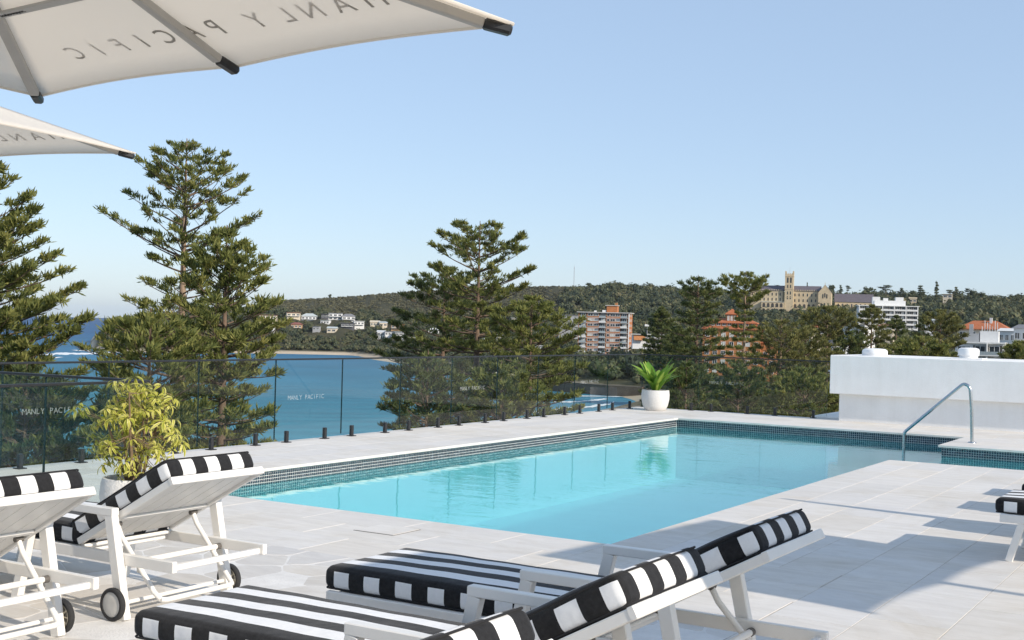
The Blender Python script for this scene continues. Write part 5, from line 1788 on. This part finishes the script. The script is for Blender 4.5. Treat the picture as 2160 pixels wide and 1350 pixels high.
HOUSES = [
    ('cream two storey house with a red flat roof above the sandy beach', 42, 5.72, -4.05, 1185, 'wall_cream', 'flat', 'roof_red', 4, -42.56),
    ('white house with a long balcony, lowest above the sandy beach', 25, -5.36, -10.82, 1120, 'wall_white', 'flat', 'roof_pale', 3, -42.47),
    ('cream square house with a terracotta roof, upper row above the beach', 28, 8.72, 1.97, 1195, 'wall_cream', 'flat', 'roof_red', 3, -41.33),
    ('white house with a pale green hipped roof, upper row', 30, 8.21, 2.35, 1195, 'wall_white', 'hip', 'roof_pale', 4, -40.65),
    ('dark timber house between two white ones, upper row', 15, 8.18, 1.85, 1195, 'wall_dark', 'flat', 'wall_dark', 2, -39.93),
    ('tall white house with columns and a grey roof, upper row', 28, 9.36, 1.67, 1195, 'wall_white', 'flat', 'roof_grey', 3, -39.45),
    ('white house with a grey hipped roof at the end of the upper row', 27, 8.81, 1.11, 1195, 'wall_white', 'hip', 'roof_grey', 3, -38.84),
    ('low white house under the dark timber house', 18, 2.30, -1.68, 1170, 'wall_white', 'flat', 'roof_pale', 3, -39.92),
    ('house with a dull red hipped roof, second row', 22, -0.59, -5.39, 1160, 'wall_tan', 'hip', 'roof_red', 3, -41.20),
    ('dark stepped house, middle of the slope', 27, 0.23, -6.74, 1150, 'wall_dark', 'flat', 'roof_grey', 3, -38.90),
    ('white box house with wide windows, middle of the slope', 21, 2.26, -4.72, 1150, 'wall_white', 'flat', 'frame_white', 3, -38.36),
    ('cream house beside the white box house', 19, 3.08, -2.16, 1150, 'wall_cream', 'gable', 'wall_cream', 3, -37.65),
    ('cream gabled house beside the ochre house', 16, 2.42, -2.82, 1150, 'wall_cream', 'gable', 'roof_pale', 2, -37.25),
    ('bright ochre house at the right of the hillside rows', 24, 0.17, -6.65, 1120, 'wall_tan', 'flat', 'roof_orange', 3, -36.64),
    ('white terrace house, left of its row above the trees', 16, -5.57, -11.40, 1095, 'wall_white', 'gable', 'frame_white', 2, -37.36),
    ('white terrace house, middle of its row above the trees', 19, -6.20, -11.62, 1095, 'wall_white', 'flat', 'roof_grey', 3, -36.96),
    ('pale grey terrace house, right of its row above the trees', 24, -6.37, -11.78, 1095, 'wall_grey', 'flat', 'roof_pale', 3, -36.45),
    ('long low white roofed building below the terrace row', 44, -10.38, -14.01, 1060, 'wall_white', 'flat', 'frame_white', 6, -36.10),
    ('grey split level house, lower slope', 14, -3.47, -9.01, 1130, 'wall_grey', 'flat', 'roof_grey', 2, -40.31),
    ('small cream house, lower slope', 19, -3.54, -9.09, 1130, 'wall_cream', 'gable', 'roof_pale', 2, -39.61),
    ('domed white house showing between the pine branches', 22, -2.22, -7.16, 1080, 'wall_white', 'hip', 'frame_white', 3, -34.94),
    ('white house with a flat roof behind the flat topped pine', 20, -4.42, -9.23, 1050, 'wall_white', 'flat', 'frame_white', 3, -33.09),
    ('white roofed house right of the flat topped pine trunk', 22, -8.92, -13.79, 980, 'wall_white', 'gable', 'roof_pale', 3, -32.36),
    ('white roofed house lower down between two pines', 20, -5.83, -10.42, 1000, 'wall_white', 'gable', 'frame_white', 3, -31.82),
    ('cream house below the hill road, between two pines', 26, 9.11, 3.93, 1130, 'wall_cream', 'flat', 'roof_pale', 4, -31.09),
    ('low white house near the brick tower foot', 28, -11.59, -14.55, 860, 'wall_white', 'flat', 'frame_white', 4, -29.98),
]

for h in HOUSES:
    lab, w0, zt_, zb_, d_, wall_, roof_, rm_, nw_, b_ = h
    # stand the house where its sight line meets the slope
    dd = np.arange(860.0, 1290.0, 2.0)
    hit = np.nonzero(ground(np.full_like(dd, b_), dd) >= EYE + (zb_ - EYE) / d_ * dd)[0]
    if len(hit):
        k_ = dd[hit[0]] / d_
        zt_, zb_, d_ = EYE + (zt_ - EYE) * k_, EYE + (zb_ - EYE) * k_ + .8, d_ * k_
    simple(lab, 0, w0, 0, 0, d_, wall_, roof_, rm_, nw_, zt_, zb_, b_, turn=rr.uniform(-14, 10))

TOWN = 'houses in the town behind the pines'
simple('white house with a curved roof edge left of the white flats', 0, 44, 0, 0, 320, 'wall_white', 'flat', 'frame_white', 2, 4.09, -0.15, -15.94, -18, group=TOWN)
simple('dark roofed cottage under the white house by the umbrella shaped pine', 0, 44, 0, 0, 260, 'wall_white', 'hip', 'wall_dark', 3, 0.91, -1.58, -16.35, 10, group=TOWN)
t = simple('wide house with a bright orange tiled roof and white chimney', 0, 92, 0, 0, 430, 'wall_cream', 'hip', 'roof_orange', 5, 7.44, 2.83, -10.56, -8, group=TOWN, depth=11)
boxp('chimney', t, (2.0, 4, 4.4), (.8, .8, 2.4), 'wall_white')
simple('small house with an orange roof right of the college', 0, 30, 0, 0, 520, 'wall_cream', 'hip', 'roof_orange', 2, 5.60, 2.90, -17.44, 5, group=TOWN)
simple('small orange roof in front of the white flats', 0, 26, 0, 0, 480, 'wall_cream', 'hip', 'roof_red', 2, 6.26, 3.80, -14.56, -5, group=TOWN)
simple('white weatherboard house right of the orange roofed house', 0, 32, 0, 0, 380, 'wall_white', 'gable', 'frame_white', 3, 4.78, 1.54, -9.57, -12, group=TOWN)
simple('white house cut off by the right picture edge', 0, 44, 0, 0, 330, 'wall_white', 'gable', 'roof_grey', 3, 5.41, 0.75, -8.86, -20, group=TOWN)
simple('cream house high among the ridge trees', 0, 18, 0, 0, 1150, 'wall_cream', 'flat', 'wall_cream', 2, 39.57, 34.59, -12.01, 0, group=TOWN)
simple('sandstone cottage half hidden on the ridge right of the white flats', 0, 14, 0, 0, 1100, 'sandstone', 'gable', 'sandstone', 2, 34.65, 29.44, -13.45, 0, group=TOWN)
simple('pale pitched house beside the wide pine', 0, 18, 0, 0, 500, 'wall_white', 'gable', 'roof_pale', 2, 8.66, 6.12, -12.73, 0, group=TOWN)

# radio mast on the hill
t = house('radio_mast', 'thin radio mast on the hill above the brick tower', 'mast', -28.53, 1500, 49.95, 0)
mb = MB()
hm = 25.0
for sx, sy in ((-1, -1), (1, -1), (0, 1)):
    mb.tube([(sx * .45, sy * .45, -4), (sx * .22, sy * .22, hm)], .10, 5)
for k in range(12):
    z = 2 * k; a = .45 - .2 * z / hm
    mb.bar((-a, -a, z), (a, -a, z + 2), .09, .09); mb.bar((a, -a, z), (0, a, z + 2), .09, .09)
mb.build('lattice', M['mast_grey'], t)
mb = MB(); mb.tube([(0, 0, hm), (0, 0, hm + 3)], .07, 5); mb.build('tip', M['mast_grey'], t)

# a parked car on the street behind the yellowish pine
sx_, sy_ = -61.91, 179.63
gz = ground_xy(sx_, sy_)
rd = MB()
P0 = Vector((sx_, sy_, 0)); dr = Vector((P0.x, P0.y, 0)).normalized()
for k in range(12):
    a_ = P0 + dr * (k * 22 - 60); b_2 = P0 + dr * (k * 22 - 38)
    sd_ = Vector((-dr.y, dr.x, 0)) * 4.2
    rd.add([tuple(q + Vector((0, 0, ground_xy(q.x, q.y) + .35))) for q in (a_ - sd_, a_ + sd_, b_2 + sd_, b_2 - sd_)], [(3, 2, 1, 0)])
tag(rd.build('road', M['asphalt']), kind='structure')
t = thing('parked_car', 'white car on the street between the pine trunks behind the glass', 'car', (sx_ + 1.2, sy_, gz + .36), -math.atan2(sx_, sy_))
mb = MB()
prof = [(-2.1, .3), (2.1, .3), (2.15, .7), (1.3, .85), (.75, 1.4), (-1.3, 1.42), (-1.95, .9), (-2.15, .75)]
n = len(prof)
for s in (-1, 1):
    pass
mb.add([(-.85, y_, z_) for y_, z_ in prof] + [(.85, y_, z_) for y_, z_ in prof], [tuple(range(n - 1, -1, -1)), tuple(range(n, 2 * n))] + [(i, (i + 1) % n, n + (i + 1) % n, n + i) for i in range(n)])
mb.build('body', M['car_white'], t)
mb = MB(); mb.box((0, 1.05, 1.12), (1.5, .05, .42)); mb.box((0, -1.66, 1.16), (1.5, .05, .4)); mb.build('windscreen', M['pane'], t)
for sx in (-1, 1):
    for sy in (-1.3, 1.3):
        mb = MB(); mb.tube([(sx * .7, sy, .32), (sx * .9, sy, .32)], .32, 14); mb.build('wheel', M['rubber'], t)

# ------------------------------------------------------------------ woods, shrubs and skyline trees
def polar_pts(n, b0, b1, d0, d1, seed):
    r = np.random.RandomState(seed)
    b = r.uniform(b0, b1, n); d = np.sqrt(r.uniform(d0 ** 2, d1 ** 2, n))
    return b, d, r
def plant(name, n, b0, b1, d0, d1, smin, smax, temps, mat, seed, cond=None, tall=1.0, sink=.15):
    b, d, r = polar_pts(n, b0, b1, d0, d1, seed)
    z = ground(b, d)
    pts, sz = [], []
    for q in range(n):
        if z[q] < -24.2 or (cond and not cond(b[q], d[q], z[q])):
            continue
        x, y = math.sin(R(b[q])) * d[q], math.cos(R(b[q])) * d[q]
        s = r.uniform(smin, smax)
        if not clear(x, y, d[q], b[q], s * .6):
            continue
        pts.append((x, y, z[q] - s * sink)); sz.append(s)
    scatter(name, pts, sz, temps, M[mat], seed + 1, tall)
B1180, B1390 = -29.03, -24.57
heathy = lambda b, d: b < B1180 and d > 1210 + 60 * math.sin(b * 3.1)
plant('woods', 7500, -49.44, -29.03, 700, 1260, 2.2, 4.8, BLOBS, 'bush', 21, lambda b, d, z: not heathy(b, d) and z > -23.5, 1.1)
plant('woods', 4700, -29.03, -4.55, 560, 1420, 3.4, 8.2, BLOBS, 'bush', 22, lambda b, d, z: z > -23.5, 1.15)
plant('heath_shrubs', 9000, -49.44, -27.40, 1180, 1560, 1.6, 3.0, SHRUBS, 'heath', 23, lambda b, d, z: heathy(b, d) or d > 1380, .8)
plant('woods', 620, -29.14, -4.55, 150, 560, 3.5, 6.5, NEAR_BLOBS, 'bush', 24, lambda b, d, z: z > -24.05 and (b > B1390 or d < 250), 1.0)
plant('beach_scrub', 260, -55.62, -26.52, 60, 400, 2.0, 4.0, NEAR_BLOBS, 'needles_dark', 25, lambda b, d, z: z > -24.05 and d < 190, 1.0)

# trees that stand out along the ridge line
def far_tree(name, label, group, b, d, h, wd, kind, mat, seed):
    s, c = brg(b)
    gz_ = float(ground(b, d))
    t = thing(name, label, 'tree', (s * d, c * d, gz_), 0, group)
    r = np.random.RandomState(seed)
    mb = MB(); mb.tube([(0, 0, -1), (0, 0, h * .92)], [.35, .12], 6); mb.build('trunk', M['bark'], t)
    V, F, T = [], [], []
    o = 0
    if kind == 'pine':
        lay_ = [(f, wd * (.35 + .65 * math.sin(PI * (1 - f) * .9 + .25)) * r.uniform(.8, 1.1)) for f in np.linspace(.38, 1.0, 7)]
    elif kind == 'flat':
        lay_ = [(.72, wd * .55), (.84, wd), (.93, wd * .8)]
    else:
        lay_ = [(.45, wd * .8), (.65, wd), (.82, wd * .72)]
    for f, q in lay_:
        v, fc, tt = BLOBS[r.randint(len(BLOBS))]
        sq = np.array([q, q, (h * .13 if kind == 'pine' else h * .10 if kind == 'flat' else h * .34)])
        V.append(v * sq + np.array([0, 0, h * f - sq[2] * .6])); F.append(fc + o); o += len(v); T.append(np.clip(tt + r.uniform(-.1, .15), 0, 1))
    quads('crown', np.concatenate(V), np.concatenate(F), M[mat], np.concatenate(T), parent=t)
    return t
RG = 'trees standing out along the ridge'
SKY = [(-12.48, 1200, 51.47, 3.2, 'pine', 'tallest dark spire tree on the ridge right of the white flats'),
       (-16.96, 1250, 50.63, 6.5, 'round', 'round crowned tree on the ridge just right of the college gable'),
       (-16.53, 1250, 48.94, 3.0, 'pine', 'thin spire tree on the ridge above the left of the chapel'),
       (-16.23, 1250, 49.98, 4.0, 'flat', 'flat headed tree on the ridge above the chapel roof'),
       (-14.60, 1240, 50.63, 8.5, 'flat', 'broad flat headed tree on the ridge above the white flats'),
       (-15.37, 1240, 47.63, 8.0, 'round', 'wide dome shaped tree on the ridge right of the chapel'),
       (-13.96, 1230, 46.41, 4.5, 'pine', 'pointed tree on the ridge above the right end of the white flats'),
       (-13.51, 1230, 45.68, 5.0, 'round', 'rounded tree on the ridge above the sandstone cottage'),
       (-13.15, 1220, 48.55, 6.5, 'pine', 'broad dark cone tree left of the tallest ridge spire'),
       (-11.95, 1200, 45.56, 5.5, 'flat', 'flat umbrella tree on the ridge above the cream house'),
       (-11.68, 1200, 46.94, 4.5, 'pine', 'dark cone tree on the ridge right of the cream house'),
       (-11.18, 1190, 46.72, 3.5, 'flat', 'thin flat headed tree on the ridge, first right of the dark cone'),
       (-10.94, 1190, 45.51, 6.0, 'round', 'round crowned tree on the ridge beside the thin flat headed tree'),
       (-10.56, 1190, 43.50, 4.5, 'round', 'small round tree on the ridge over the orange roofed house'),
       (-10.08, 1180, 40.35, 6.5, 'round', 'wide low tree on the ridge towards the right edge'),
       (-9.36, 1180, 40.58, 6.5, 'round', 'large round tree on the ridge at the right picture edge'),
       (-27.81, 1490, 55.78, 5.5, 'round', 'round tree on the hilltop right of the radio mast'),
       (-26.31, 1460, 55.61, 6.5, 'round', 'dome shaped tree on the hilltop above the brick tower'),
       (-25.87, 1440, 54.03, 5.5, 'round', 'round tree on the hilltop right of the dome shaped one'),
       (-25.05, 1420, 54.31, 4.5, 'flat', 'flat headed tree on the hilltop towards the college'),
       (-19.35, 1200, 47.31, 6.0, 'flat', 'spreading flat tree on the ridge left of the college tower'),
       (-18.00, 1220, 49.51, 1.5, 'pine', 'thin needle shaped tree on the ridge behind the college roof'),
       (-39.71, 1500, 32.67, 3.0, 'round', 'lone shrubby tree on the heath ridge above the beach houses')]
for k, (b, d, ztop_, wd, kind, lab) in enumerate(SKY):
    far_tree('ridge_tree', lab, RG, b, d, max(6.0, ztop_ - float(ground(b, d))), wd, kind, 'bush', 300 + k)
